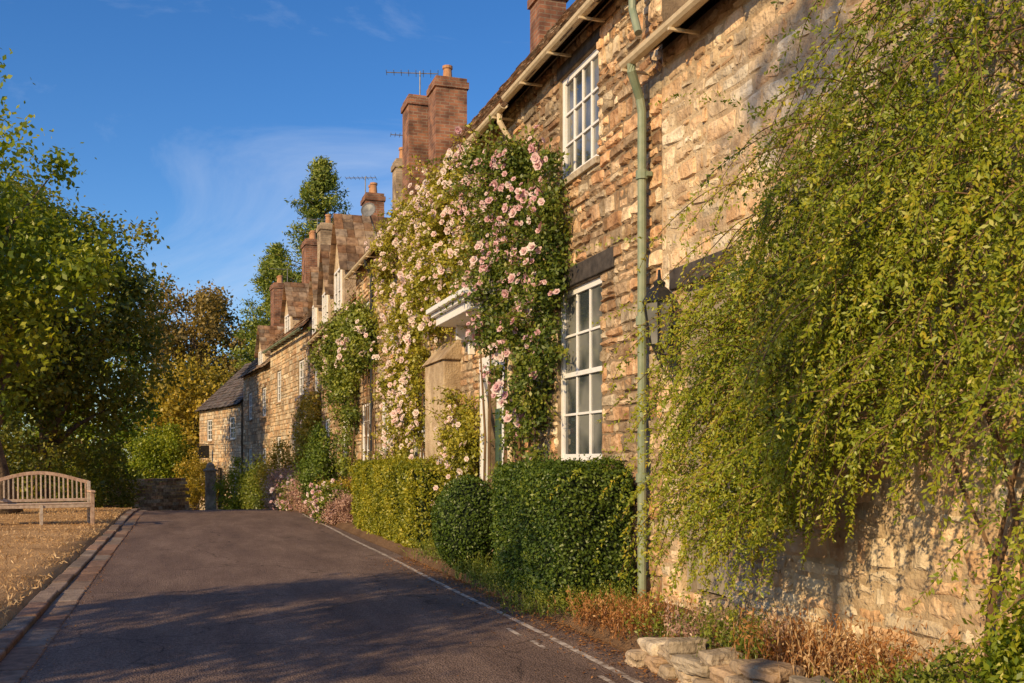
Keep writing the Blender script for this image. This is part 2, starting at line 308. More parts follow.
for y in np.arange(-4,26,0.5): 
    xa=2.62+0.012*y+.012*math.sin(y); xb=2.62+0.012*(y+0.5)+.012*math.sin(y+.5)
    mb.add([(xa,y,0.011),(xa+0.055,y,0.011),(xb+0.055,y+0.5,0.011),(xb,y+0.5,0.011)],[(0,1,2,3)])
for y in (5.6,6.9,7.5):
    mb.add([(2.53,y,0.011),(2.57,y,0.011),(2.58,y+.35,0.011),(2.54,y+.35,0.011)],[(0,1,2,3)])
mb.obj('road_marking',M['paint'])
mb=MB()
y=-6.0
while y<60:
    L=random.uniform(0.75,1.0); dx=random.uniform(-.012,.012); c0=cx(y);
    zt=g(y)+0.05+random.uniform(-.01,.01)
    mb.box(-1.36+dx+c0,-1.19+dx+c0,y,y+L-0.015,g(y+L)-0.2,zt,random.random())
    mb.box(-1.185+c0,-0.95+c0+dx,y+.3,y+.3+L-0.012,g(y+L)-0.2,g(y+L)+0.014+random.uniform(0,.006),random.random())
    y+=L
mb.obj('kerb',noisemat('kerb_stone',(0.17,0.115,0.08),(0.34,0.235,0.165),scale=12,bump=0.9,bscale=50,attr=True,attrv=0.2,grime=True),bevel=0.015)
N=60000
gx=-1.33-np.abs(rng.random(N))**1.5*9; gy=4+rng.random(N)**0.9*30
kp=np.array([mnoise.noise(Vector((a*.9,b_*.6,3)))+.5*mnoise.noise(Vector((a*3,b_*2,1))) for a,b_ in zip(gx,gy)])>rng.uniform(-.7,.5,N)
gx=gx[kp];gy=gy[kp];N=len(gx)
P=np.stack([gx,gy,np.array([gz(a,b_) for a,b_ in zip(gx,gy)])],1)
hgt=rng.uniform(0.02,0.055,N); P[:,2]+=hgt*0.4
V,F=leaves(P,hgt*1.5,0.18,D=np.array([0,0,.6]),jit=0.9)
npmesh('dry_grass',V,F,L_['straw'],rng.random(N))
# ------------------------------------------------------------------ houses
def frame(p0,p1):
    p0=np.array(p0,float);p1=np.array(p1,float);t=p1-p0;L=np.linalg.norm(t);t/=L;ou=np.array([-t[1],t[0]])
    def fr(p): 
        q=p0+t*p[0]+ou*p[1]; return (q[0],q[1],p[2])
    return fr,L
def stones(mb,s0,s1,z0,z1,ops,cs=0.12,ls=0.27,prot=(0.008,0.035),chip=1.0):
    br=sorted(set([z0,z1]+[z for o in ops for z in (o[2],o[3]) if z0<z<z1]))
    rows=[]
    for a,b in zip(br[:-1],br[1:]):
        k=max(1,int(round((b-a)/cs))); h=np.array([random.uniform(.6,1.5) for _ in range(k)]); h=h/h.sum()*(b-a); z=a
        for q in h: rows.append((z,z+q)); z+=q
    def emit(x0,x1,y0,y1):
        gq=random.uniform(0.003,0.009); x0+=gq;x1-=gq;y0+=gq;y1-=gq
        if x1-x0<0.02 or y1-y0<0.02: return
        pr=random.uniform(*prot); e=min(random.uniform(.012,.028)*(.6+.4*chip),(y1-y0)/3,(x1-x0)/3)
        cs_=[x0,x0+e,(x0+x1)/2,x1-e,x1]; cz=[y0,y0+e,y1-e,y1]
        vs=[]; j=min(0.012*chip,e*0.65)
        tx=random.uniform(-.012,.012); tz=random.uniform(-.008,.008)
        for jz,zz in enumerate(cz):
            for ix,xx in enumerate(cs_):
                ring=(ix in(0,4)) or (jz in (0,3))
                nnn=-0.004 if ring else max(0.003,pr+random.uniform(-.005,.005)+tx*(ix-2)/2+tz*(jz-1.5))
                xj=random.uniform(-j,j); zj=random.uniform(-j,j)
                if ring and (ix in (0,4)) and (jz in (0,3)):
                    c=random.uniform(.8,2.2)*j; xj=(c if ix==0 else -c); zj=(c if jz==0 else -c)
                vs.append((xx+xj,nnn,zz+zj))
        fs=[]
        for jz in range(3):
            for ix in range(4):
                q=jz*5+ix; fs.append((q,q+5,q+6,q+1))
        mb.add(vs,fs,random.random())
    for (a,b) in rows:
        free=[(s0,s1)]
        for o in ops:
            if o[2]<b-0.01 and o[3]>a+0.01:
                nf=[]
                for f0,f1 in free:
                    if o[1]<=f0 or o[0]>=f1: nf.append((f0,f1)); continue
                    if o[0]>f0: nf.append((f0,o[0]))
                    if o[1]<f1: nf.append((o[1],f1))
                free=nf
        for f0,f1 in free:
            s=f0
            while s<f1-0.03:
                L=ls*random.choice((.4,.55,.8,1,1.2,1.6))*random.uniform(.85,1.15)
                if s+L>f1-0.08: L=f1-s
                if b-a>cs*.9 and random.random()<.3:
                    mth=a+(b-a)*random.uniform(.35,.65); c=s+L*random.uniform(.35,.65)
                    emit(s,s+L,a,mth)
                    if L>.16: emit(s,c,mth,b); emit(c,s+L,mth,b)
                    else: emit(s,s+L,mth,b)
                else: emit(s,s+L,a,b)
                s+=L
def wallsurf(mb,s0,s1,z0,z1,ops,dep=0.22):
    S=sorted(set([s0,s1]+[o[k] for o in ops for k in (0,1)])); Z=sorted(set([z0,z1]+[o[k] for o in ops for k in (2,3)]))
    for a,b in zip(S[:-1],S[1:]):
        for c,d in zip(Z[:-1],Z[1:]):
            ms,mz=(a+b)/2,(c+d)/2
            if any(o[0]<ms<o[1] and o[2]<mz<o[3] for o in ops): continue
            mb.add([(a,0,c),(b,0,c),(b,0,d),(a,0,d)],[(0,3,2,1)])
    for o in ops:
        a,b,c,d=o[:4]
        mb.add([(a,0,c),(a,-dep,c),(a,-dep,d),(a,0,d),(b,0,c),(b,-dep,c),(b,-dep,d),(b,0,d)],[(0,1,2,3),(4,7,6,5),(3,2,6,7),(0,4,5,1)])
        mb.add([(a,-dep,c),(b,-dep,c),(b,-dep,d),(a,-dep,d)],[(0,3,2,1)])
def sash(fm,gm,a,b,c,d,cols,rows,rec=0.035,fw=0.07,bw=0.026,meet=True):
    n0=-rec-0.05;n1=-rec
    fm.box(a+.002,a+fw,n0,n1,c+.002,d-.002); fm.box(b-fw,b-.002,n0,n1,c+.002,d-.002); fm.box(a+fw,b-fw,n0,n1-.002,d-fw,d-.002); fm.box(a+fw,b-fw,n0,n1-.002,c+.002,c+fw*1.2)
    i0,i1,k0,k1=a+fw,b-fw,c+fw*1.2,d-fw
    for q in range(1,cols):
        x=i0+(i1-i0)*q/cols; fm.box(x-bw/2,x+bw/2,n0+.01,n1-.012,k0,k1)
    for q in range(1,rows):
        z=k0+(k1-k0)*q/rows; ww=0.05 if meet and q*2==rows else bw
        fm.box(i0,i1,n0+.012,n1-.009 if ww<.04 else n1+.004,z-ww/2,z+ww/2)
    for qi in range(cols):
        for qj in range(rows):
            xa=i0+(i1-i0)*qi/cols; xb=i0+(i1-i0)*(qi+1)/cols; za=k0+(k1-k0)*qj/rows; zb=k0+(k1-k0)*(qj+1)/rows
            t=[random.uniform(-.0035,.0035) for _ in range(3)]
            gm.add([(xa,n0+.02+t[0],za),(xb,n0+.02+t[1],za),(xb,n0+.02+t[1]+t[2],zb),(xa,n0+.02+t[0]+t[2],zb)],[(0,3,2,1)])
def roof(par,fr,L,eave,pitch,depth,mat,s0=-0.05,ov=0.18,rows=0.17,slates=True):
    p=R(pitch); half=depth/2; rz=eave+half*math.tan(p)
    mb=MB(fr); e=ov; ez=eave-ov*math.tan(p)
    mb.add([(s0,e,ez),(L,e,ez),(L,-half,rz),(s0,-half,rz),(s0,-depth-e,ez),(L,-depth-e,ez)],[(0,3,2,1),(3,4,5,2)],0.3)
    mb.add([(s0,e-.01,ez-.05),(L,e-.01,ez-.05),(L,-half,rz-.05),(s0,-half,rz-.05)],[(0,1,2,3)],0.2)
    if slates:
        sl=(half+e)/math.cos(p); k=int(sl/rows)
        for r in range(k+1):
            h=rows*1.15
            s=s0-random.random()*.1; u0=min(r*rows,sl-0.05)
            while s<L:
                wd=random.uniform(0.16,0.36)*(1.25 if rows>.2 else 1); th=random.uniform(0.018,0.035); lift=random.uniform(0.02,0.055)
                ua=u0-0.05+random.uniform(-.02,.02); ub=u0+h-.03
                def pt(u,hh): return (e-u*math.cos(p)+hh*math.sin(p), ez+u*math.sin(p)+hh*math.cos(p))
                A=pt(ua,lift+th);B=pt(ub,.012+th*.5);C=pt(ub,.0);D=pt(ua,lift)
                x0,x1=max(s,s0)+.004,min(s+wd,L+.02)-.004
                if x1>x0:
                    mb.add([(x0,*A),(x1,*A),(x1,*B),(x0,*B),(x0,*D),(x1,*D),(x1,*C),(x0,*C)],[(0,3,2,1),(0,1,5,4),(1,2,6,5),(3,0,4,7),(4,5,6,7)],random.random())
                s+=wd
        s=s0
        while s<L:
            mb.add([(s,-half+.16,rz-.12),(s+.42,-half+.16,rz-.12),(s+.42,-half,rz+.09),(s,-half,rz+.09),(s,-half-.16,rz-.12),(s+.42,-half-.16,rz-.12)],[(0,3,2,1),(3,4,5,2),(0,4,3),(1,2,5)],random.random()); s+=.44
    mb.obj('roof',mat,par)
    return rz
def gables(mb,L,z0,eave,pitch,depth):
    rz=eave+depth/2*math.tan(R(pitch))-.06
    for s,fl in ((0,0),(L,1)):
        f=(0,1,2,3,4); f=f[::-1] if fl else f
        mb.add([(s,0,z0),(s,0,eave-.06),(s,-depth/2,rz),(s,-depth,eave-.06),(s,-depth,z0)],[f])
    mb.add([(0,-depth,z0),(L,-depth,z0),(L,-depth,eave-.06),(0,-depth,eave-.06)],[(0,1,2,3)])
def gutter(par,fr,L,z,mat,s0=0,n=0.24):
    mb=MB(fr); pts=[]
    r=0.06
    for i in range(7):
        t=math.pi+math.pi*i/6; pts.append((n+r*math.cos(t),z+r*math.sin(t)))
    V=[];
    for s in (s0,L):
        V+=[(s,a,b) for a,b in pts]
        V+=[(s,n+(a-n)*0.85,z+(b-z)*0.85) for a,b in pts]
    fs=[]
    for i in range(6): fs+=[(i,i+1,i+15,i+14),(i+8,i+7,i+21,i+22)]
    fs+=[(0,14,21,7),(6,13,27,20)]
    for i in range(6): fs.append((i,i+7,i+8,i+1))
    mb.add(V,fs); s=s0+.3
    while s<L: mb.box(s,s+.025,0.02,n+.055,z-.085,z-.062); s+=.9
    mb.obj('gutter',mat,par)
def pipe(par,fr,s,z0,z1,mat,n=0.10,r=0.038):
    mb=MB(fr)
    mb.tube([(s,0.24,z1),(s,0.24,z1-.1),(s,n,z1-.32),(s,n,z0)],r,10)
    for z in np.arange(z0+.3,z1-.4,1.5): mb.lathe((s,n,z),[(r,0),(r+.014,0),(r+.014,.07),(r,.07)],10); mb.box(s-.07,s+.07,.03,n-.02,z+.02,z+.05)
    mb.obj('downpipe',mat,par,smooth=False)
def chimney(par,fr,s,nn_,z0,z1,w=0.6,d=0.5,mat='brick',pots=1):
    mb=MB(fr); mb.box(s-w/2,s+w/2,nn_-d/2,nn_+d/2,z0,z1-.25); mb.box(s-w/2-.04,s+w/2+.04,nn_-d/2-.04,nn_+d/2+.04,z1-.25,z1-.1); mb.box(s-w/2,s+w/2,nn_-d/2,nn_+d/2,z1-.1,z1)
    mb.obj('chimney_stack',M[mat],par)
    if pots:
        mb=MB(fr)
        for i in range(pots):
            x=s+(i-(pots-1)/2)*0.3
            mb.lathe((x,nn_,z1),[(.13,0),(.12,.05),(.10,.3),(.125,.32),(.125,.38),(.09,.38),(.08,.2)],12)
        mb.obj('chimney_pot',M['terra'],par)
def house(name,p0,p1,z0,eave,pitch,depth,ops,stone='stone',mort='mortar',rmat='slate',cs=.12,ls=.27,prot=(0.008,.035),rows=.17,slates=True,ov=.18,chip=1.0):
    e=empty(name); fr,L=frame(p0,p1)
    holes=[o[:4] for o in ops]
    mb=MB(fr); wallsurf(mb,0,L,z0,eave-.06,holes); gables(mb,L,z0,eave,pitch,depth); mb.obj('walls',M[mort],e)
    mb=MB(fr); stones(mb,0,L,z0,eave-.08,holes+[x[4] for x in ops if len(x)>4 and x[4]],cs,ls,prot,chip); mb.obj('wall_stones',M[stone],e)
    rz=roof(e,fr,L,eave,pitch,depth,M[rmat],rows=rows,slates=slates,ov=ov)
    return e,fr,L,rz
def winset(e,fr,wins,mat='white'):
    fm=MB(fr);gm=MB(fr);sm=MB(fr)
    for (a,b,c,d,cols,rows) in wins:
        sash(fm,gm,a,b,c,d,cols,rows); sm.box(a-.06,b+.06,-.03,.06,c-.075,c-.002,random.random())
    fm.obj('window_frames',M[mat],e,bevel=0.003); gm.obj('window_glass',M['glass'],e); sm.obj('window_sills',M['ledge'],e,bevel=.008)
opsB=[(8.8,9.55,0.3,2.85,(8.65,9.72,2.85,3.03)),(3.2,4.3,3.35,4.5,None)]
eB,frB,LB,_=house('stone_cottage',(4,-2),(4,7.9),-0.1,5.05,42,5.5,opsB,'stoneB','mortarB',cs=.15,ls=.26,prot=(0.001,.02),chip=2.0)
winset(eB,frB,[(3.2,4.3,3.35,4.5,4,3)])
mb=MB(frB); mb.box(8.65,9.72,-.1,.03,2.852,3.028); mb.obj('door_lintel',M['oak'],eB,bevel=.012)
mb=MB(frB); mb.box(8.802,8.88,-.16,-.05,.3,2.848); mb.box(9.47,9.548,-.16,-.05,.3,2.848); mb.box(8.88,9.47,-.16,-.052,2.77,2.848)
for i in range(5): mb.box(8.882+i*.1175,8.882+i*.1175+.113,-.14,-.10,.32,2.765,.5)
mb.obj('door',M['doorg'],eB,bevel=.004)
gutter(eB,frB,LB+.25,4.93,M['cream'],s0=-.1)
Y0=7.9
opsA=[(9.22-Y0,10.45-Y0,1.38,3.26,(8.9-Y0,10.62-Y0,3.27,3.48)),(9.3-Y0,10.4-Y0,4.45,5.62,(9.25-Y0,10.45-Y0,5.62,5.76))]
eA,frA,LA,_=house('stone_cottage',(4,7.9),(4,11.6),-0.1,5.95,44,5.4,opsA,cs=.13,ls=.22,prot=(.008,.036),chip=1.4)
winset(eA,frA,[opsA[0][:4]+(3,4),opsA[1][:4]+(4,3)])
mb=MB(frA); mb.box(8.9-Y0,10.62-Y0,-.1,.03,3.272,3.478); mb.box(9.25-Y0,10.45-Y0,-.1,.02,5.622,5.76); mb.obj('window_lintels',M['oak'],eA,bevel=.012)
gutter(eA,frA,LA,5.82,M['cream'],s0=.9)
mb=MB(frA)
mb.tube([(.12,.24,4.9),(.12,.24,4.82),(.2,.12,4.62),(.2,.10,4.5),(.2,.10,.15)],.04,10)
mb.tube([(.1,.24,5.75),(.1,.24,5.35),(-.02,.24,5.1)],.035,10)
for z in (1.2,2.6,3.9): mb.lathe((.2,.10,z),[(.04,0),(.055,0),(.055,.08),(.04,.08)],10); mb.box(.13,.27,.03,.08,z+.02,z+.06)
mb.obj('downpipe',M['sage'],eA)
Y0=11.6
def q(Y): return Y-Y0
opsC=[(q(12.3),q(13.15),.2,2.5),(q(12.1),q(12.9),4.0,5.1),(q(16.2),q(17.2),3.8,5.0),(q(16.8),q(17.9),1.2,2.6),(q(19.2),q(20.3),3.7,5.0),(q(19.6),q(20.9),1.2,2.7),(q(22.2),q(23.2),3.7,5.0),(q(22),q(23.3),1.2,2.7)]
eC,frC,LC,rzC=house('rose_cottage',(4,11.6),(4,24),-0.1,6.0,53,4.4,opsC,cs=.14,ls=.25,ov=.16)
winset(eC,frC,[o+(3,4) for o in opsC[1:]])
mb=MB(frC); mb.box(q(12.14),q(12.298),-.1,.07,.2,2.6); mb.box(q(13.152),q(13.3),-.1,.07,.2,2.6); mb.box(q(12.14),q(13.3),-.1,.08,2.602,2.8)
mb.box(q(12.32),q(13.13),-.15,-.12,.2,2.5)
mb.obj('door_surround',M['white'],eC,bevel=.005)
mb=MB(frC); mb.box(q(12.36),q(13.1),-.118,-.09,.22,2.1); mb.obj('door',M['green'],eC,bevel=.005)
mb=MB(frC)
mb.box(q(12.0),q(13.9),.03,.62,3.42,3.47); mb.box(q(11.95),q(13.95),.03,.68,3.472,3.54); mb.box(q(12.06),q(13.84),.03,.56,3.30,3.418)
for yy in (12.15,13.7):
    mb.box(q(yy)-.04,q(yy)+.04,.03,.12,2.9,3.299); mb.box(q(yy)-.035,q(yy)+.035,.12,.3,3.1,3.299)
mb.obj('door_hood',M['white'],eC,bevel=.008)
mb=MB(frC); mb.box(q(14.5),q(15.7),-.02,.28,0,2.9); mb.add([(q(14.45),.33,2.9),(q(15.75),.33,2.9),(q(15.75),-.02,3.3),(q(14.45),-.02,3.3),(q(14.45),-.02,2.9),(q(15.75),-.02,2.9)],[(0,3,2,1),(0,4,3),(1,2,5),(0,1,5,4)]); mb.obj('rendered_bay',M['mortarB'],eC,bevel=.02)
gutter(eC,frC,LC,5.76,M['cream'],s0=.05,n=.25)
pipe(eC,frC,.25,.3,5.7,M['cream']); pipe(eC,frC,q(21.4),.3,5.7,M['black'])
chimney(eC,frC,q(16.7),-2.2,8.2,9.75,.5,.5,'brick',2)
chimney(eC,frC,q(23.0),-2.0,7.9,10.35,.75,.75,'brick',1); chimney(eC,frC,q(24.9),-1.75,7.0,10.55,.75,.7,'brick',0)
Y0=24
opsD=[(q(25),q(26.2),1.2,2.6),(q(28.4),q(29.6),1.2,2.6),(q(27),q(27.9),.0,2.1),(q(28.6),q(29.6),3.5,4.7),(q(31),q(32),1.2,2.5),(q(31),q(32),3.5,4.6)]
eD,frD,LD,_=house('stone_cottage',(4,24.02),(4,33),-0.8,5.3,54,4.8,opsD,cs=.16,ls=.34)
winset(eD,frD,[o+(3,4) for o in opsD if o[2]>.5])
mb=MB(frD); mb.box(q(27.02),q(27.88),-.14,-.1,0,2.09); mb.obj('door',M['green'],eD)
def gabdormer(e,fr,s0,s1,zb,ze,za,proj,back):
    sm=(s0+s1)/2; mb=MB(fr)
    mb.add([(s0,proj,zb),(s1,proj,zb),(s1,proj,ze),(sm,proj,za),(s0,proj,ze)],[(4,3,2,1,0)])
    mb.add([(s0,proj,zb),(s0,proj,ze),(s0,-back,ze),(s0,-back,zb)],[(0,1,2,3)]); mb.add([(s1,proj,zb),(s1,proj,ze),(s1,-back,ze),(s1,-back,zb)],[(3,2,1,0)])
    mb.obj('dormer_walls',M['stoneB'],e)
    mb=MB(fr); o=.12; k=(za-ze)/(sm-s0)
    nrow=7
    for side in (0,1):
        for r in range(nrow):
            n0=proj+.15
            while n0>-back:
                w=random.uniform(.18,.32); f0=r/nrow; f1=(r+1.12)/nrow
                def P(f,l): 
                    xx=(s0-o)+(sm-s0+o)*f; 
                    if side: xx=2*sm-xx
                    return xx, ze-o*k+(za-ze+o*k)*f+l
                xa,zaa=P(f0,.05); xb,zbb=P(min(f1,1),.03)
                mb.add([(xa,n0,zaa+.02),(xa,n0-w+.01,zaa+.02),(xb,n0-w+.01,zbb),(xb,n0,zbb),(xa,n0,zaa-.03),(xa,n0-w+.01,zaa-.03),(xb,n0-w+.01,zbb-.05),(xb,n0,zbb-.05)],[(0,1,2,3),(0,4,5,1),(0,3,7,4),(7,6,5,4)],random.random())
                n0-=w
    mb.obj('dormer_roof',M['slate'],e)
    mb=MB(fr);gm=MB(fr); ws=(s1-s0)*.28
    mb.box(sm-ws,sm+ws,proj+.003,proj+.05,zb+.35,zb+.41); mb.box(sm-ws,sm+ws,proj+.003,proj+.05,ze-.02,ze+.04)
    for x in (sm-ws,sm-.02,sm+ws-.05): mb.box(x,x+.05,proj+.003,proj+.048,zb+.411,ze-.021)
    for z in (zb+.6,zb+.85): mb.box(sm-ws+.05,sm+ws-.05,proj+.003,proj+.03,z,z+.02)
    gm.add([(sm-ws,proj+.008,zb+.36),(sm+ws,proj+.008,zb+.36),(sm+ws,proj+.008,ze),(sm-ws,proj+.008,ze)],[(0,3,2,1)])
    mb.obj('dormer_window',M['white'],e); gm.obj('dormer_glass',M['glass'],e)
gabdormer(eD,frD,q(25.6),q(27.6),5.0,6.4,7.9,.02,2.2)
gabdormer(eD,frD,q(28.3),q(30),5.0,6.2,7.6,.02,2.0)
gabdormer(eD,frD,q(30.8),q(32.3),5.0,6.2,7.4,.02,2.0)
chimney(eD,frD,q(28.0),-2.0,7.0,9.9,.55,.5,'stonebrick',1); chimney(eD,frD,q(32.7),-2.0,7.4,10.1,.8,.6,'brick',2)
gutter(eD,frD,LD,5.0,M['cream'],n=.28)
eE,frE,LE,_=house('stone_cottage',(3.98,33.02),(3.4,41),-1.2,6.0,50,4.8,[(1,2,1.0,2.3),(1,2,3.6,4.8),(5.5,6.5,1,2.3),(5.5,6.5,3.6,4.8),(3.4,4.2,-.3,1.9)],cs=.18,ls=.4,prot=(.005,.02),rows=.24,stone='stoneB')
winset(eE,frE,[(1,2,1.0,2.3,2,4),(1,2,3.6,4.8,2,4),(5.5,6.5,1,2.3,2,4),(5.5,6.5,3.6,4.8,2,4)])
mb=MB(frE); mb.box(3.42,4.18,-.14,-.1,-.3,1.89); mb.obj('door',M['doorg'],eE)
gabdormer(eE,frE,3.0,4.7,5.6,6.6,7.8,.02,2)
chimney(eE,frE,4.6,-1.6,6.6,10.2,.7,.7,'stonebrick',1); chimney(eE,frE,7.6,-1.6,7.2,10.2,.9,.7,'brick',2); gutter(eE,frE,LE,5.7,M['sage'],n=.28)
eF,frF,LF,_=house('stone_cottage',(3.4,41.04),(2.75,48),-1.6,5.4,50,4.8,[(1,2,.6,1.9),(1,2,3.2,4.4),(4.5,5.5,.6,1.9),(4.5,5.5,3.2,4.4),(3,3.8,-.7,1.4)],cs=.18,ls=.4,prot=(.005,.02),rows=.24)
winset(eF,frF,[(1,2,.6,1.9,2,4),(1,2,3.2,4.4,2,4),(4.5,5.5,.6,1.9,2,4),(4.5,5.5,3.2,4.4,2,4)])
mb=MB(frF); mb.box(3.02,3.78,-.14,-.1,-.7,1.39); mb.obj('door',M['green'],eF)
gabdormer(eF,frF,1.2,2.8,5.0,5.9,7.0,.02,2)
chimney(eF,frF,6.6,-1.6,6.6,9.6,.9,.7,'brick',2)
eG,frG,LG,_=house('stone_cottage',(2.7,49),(0.95,56.5),-2.2,4.2,44,5.0,[(1,2,2.4,3.5),(5.2,6.2,2.4,3.5),(1,2.1,-.2,1.1),(5.2,6.3,-.2,1.1),(3.3,4.1,-1,1.0)],cs=.18,ls=.4,prot=(.005,.02),rmat='darkslate',rows=.24,stone='stoneB')
winset(eG,frG,[(1,2,2.4,3.5,2,4),(5.2,6.2,2.4,3.5,2,4),(1,2.1,-.2,1.1,2,4),(5.2,6.3,-.2,1.1,2,4)])
mb=MB(frG); mb.box(3.32,4.08,-.14,-.1,-1,.99); mb.obj('door',M['black'],eG)
chimney(eG,frG,.5,-2.5,6,8.9,.8,.6,'brick',2)
mb=MB(frG); mb.beam((4.8,0,2.2),(4.8,.9,2.2),.04,.04); mb.box(4.78,4.82,.25,.85,1.5,2.15); mb.obj('hanging_sign',M['black'],eG)
def antenna(loc,h,ang,n_el=8,Lb=1.0):
    mb=MB(); x,y,z=loc; mb.tube([(x,y,z),(x,y,z+h)],.018,6)
    d=Vector((math.cos(ang),math.sin(ang),0)); sdv=Vector((-d.y,d.x,0)); t=Vector((x,y,z+h-.05))
    mb.tube([tuple(t-d*Lb*.35),tuple(t+d*Lb*.65)],.014,5)
    for i in range(n_el):
        c=t+d*(Lb*(-.35+i/(n_el-1))); L=.26-.012*i; mb.tube([tuple(c-sdv*L),tuple(c+sdv*L)],.008,4)
    mb.obj('tv_antenna',M['metal'])
antenna((5.75,24.8,10.5),.75,2.9,Lb=1.3); antenna((6.3,28.3,8.5),2.3,3.0,Lb=.9); antenna((6.2,16.5,9.7),1.5,3.3); antenna((5.2,40.6,10.1),1.0,3.1,Lb=1.2); antenna((5.8,33,9.9),.9,2.8); antenna((4.9,49.5,8.8),1.9,3.0,Lb=1.3)
e=empty('satellite_dish'); mb=MB()
mb.lathe((0,0,0),[(.01,0),(.1,.014),(.17,.04),(.2,.066),(.19,.075),(.16,.05),(.01,.014)],16)
ob=mb.obj('dish',M['metal'],e); ob.location=(4.55,25.35,7.75); ob.rotation_euler=(R(75),0,R(-30))
mb=MB(); mb.beam((4.55,25.38,7.75),(4.9,25.7,6.9),.03,.03); mb.obj('bracket',M['metal'],e)
e=empty('wall_lantern'); mb=MB(); c=(3.82,7.60,2.36)
mb.lathe(c,[(.02,-.12),(.035,-.08),(.075,0),(.085,.01)],6); mb.lathe(c,[(.16,.36),(.10,.46),(.05,.50),(.06,.53),(.02,.56),(.012,.64)],6)
for k in range(6):
    t=2*math.pi*k/6; mb.beam((c[0]+.08*math.cos(t),c[1]+.08*math.sin(t),c[2]+.01),(c[0]+.14*math.cos(t),c[1]+.14*math.sin(t),c[2]+.36),.014,.014)
mb.box(3.82,3.97,7.59,7.61,2.26,2.29); mb.box(3.945,3.985,7.54,7.66,2.14,2.54); mb.tube([(3.96,7.6,2.14),(3.88,7.6,2.12),(3.82,7.6,2.24)],.012,6)
mb.obj('lantern_frame',M['black'],e)
mb=MB(); mb.lathe(c,[(.075,.012),(.132,.355)],6); mb.obj('lantern_glass',M['glass'],e)
# ------------------------------------------------------------------ low retaining wall
def rock(bm_list,c,sz,seed):
    bm=bmesh.new(); bmesh.ops.create_cube(bm,size=1); bmesh.ops.subdivide_edges(bm,edges=bm.edges,cuts=4,use_grid_fill=True)
    for v in bm.verts:
        p=v.co*2; r=(abs(p.x)**8+abs(p.y)**8+abs(p.z)**8)**(1/8)
        q=p/r; nz=mnoise.noise(q*1.0+Vector((seed*3.1,seed,0)))*.2+mnoise.noise(q*2.6+Vector((seed,0,seed)))*.1
        q=q*(1+nz); v.co=Vector((q.x*sz[0]/2,q.y*sz[1]/2,q.z*sz[2]/2))
    rot=random.uniform(-.2,.2); tl=random.uniform(-.08,.08); vs=[]
    for v in bm.verts:
        x=v.co.x*math.cos(rot)-v.co.y*math.sin(rot); y=v.co.x*math.sin(rot)+v.co.y*math.cos(rot); vs.append((x+c[0],y+c[1],v.co.z+c[2]+y*tl))
    fs=[tuple(v.index for v in f.verts) for f in bm.faces]; bm.free(); bm_list.add(vs,fs,random.random())
mb=MB(); sd_=0
for zc,hh in ((.045,.11),(.145,.10),(.235,.085)):
    y=0.5+random.random()*.2
    while y<6.25-zc*1.0:
        L=random.choice((.12,.16,.22,.3))*random.uniform(.8,1.2)
        if not(zc>.2 and random.random()<.4): rock(mb,(3.02+random.uniform(-.035,.035)+zc*.16,y+L/2,zc+random.uniform(-.01,.01)),(random.uniform(.18,.27),L*.94,hh*random.uniform(.85,1.1)),sd_)
        sd_+=1; y+=L
mb.obj('retaining_wall',M['ledge'],smooth=False)
fr2,L2=frame((-3.2,46.5),(-0.6,49.5))
mb=MB(fr2); 
for zc in np.arange(-1.2,.45,.16):
    s=0
    while s<L2+1: L=random.uniform(.25,.55); mb.box(s,s+L-.02,-.2,.0+random.uniform(0,.03),zc,zc+.145,random.random()); s+=L
mb.obj('garden_wall',M['stone'],bevel=.01)
mb=MB(); mb.box(1.0,1.45,45.5,45.9,-1.2,.9); mb.lathe((1.22,45.7,.9),[(.3,0),(.3,.08),(.2,.12),(.16,.3),(.05,.4)],12); mb.obj('gate_post',M['ledge'],bevel=.02)
# ------------------------------------------------------------------ vegetation
def clumpcloud(C,Rr,per,lsz,W=.5,D=None,jit=1.0,flat=1.0,N=None,outw=1.0):
    n=len(C); idx=np.repeat(np.arange(n),per); m=len(idx)
    d=rng.normal(size=(m,3))*0.5
    d[:,2]*=flat
    P=C[idx]+d*Rr[idx][:,None]
    NN=d*1.2*outw+np.array([0,0,.45])
    if N is not None: NN=NN+N
    V,F=leaves(P,lsz*rng.uniform(.6,1.3,m),W,D=D,jit=jit,N=NN,nj=.7)
    ca=rng.random(n)
    a=np.clip(0.5*ca[idx]+0.5*rng.random(m)+0.12*d[:,2],0,1)
    return V,F,a
def crown(center,rad,n,inner=.45,low=1.0):
    d=unit(n); r=inner+(1-inner)*rng.random(n)**.7
    lum=np.array([mnoise.noise(Vector(tuple(v*1.6))+Vector(tuple(np.array(center)*.37))) for v in d])
    r=r*(1+.55*lum); P=d*r[:,None]*np.array(rad)
    P[:,2]=np.where(P[:,2]<0,P[:,2]*low,P[:,2])
    return P+np.array(center)
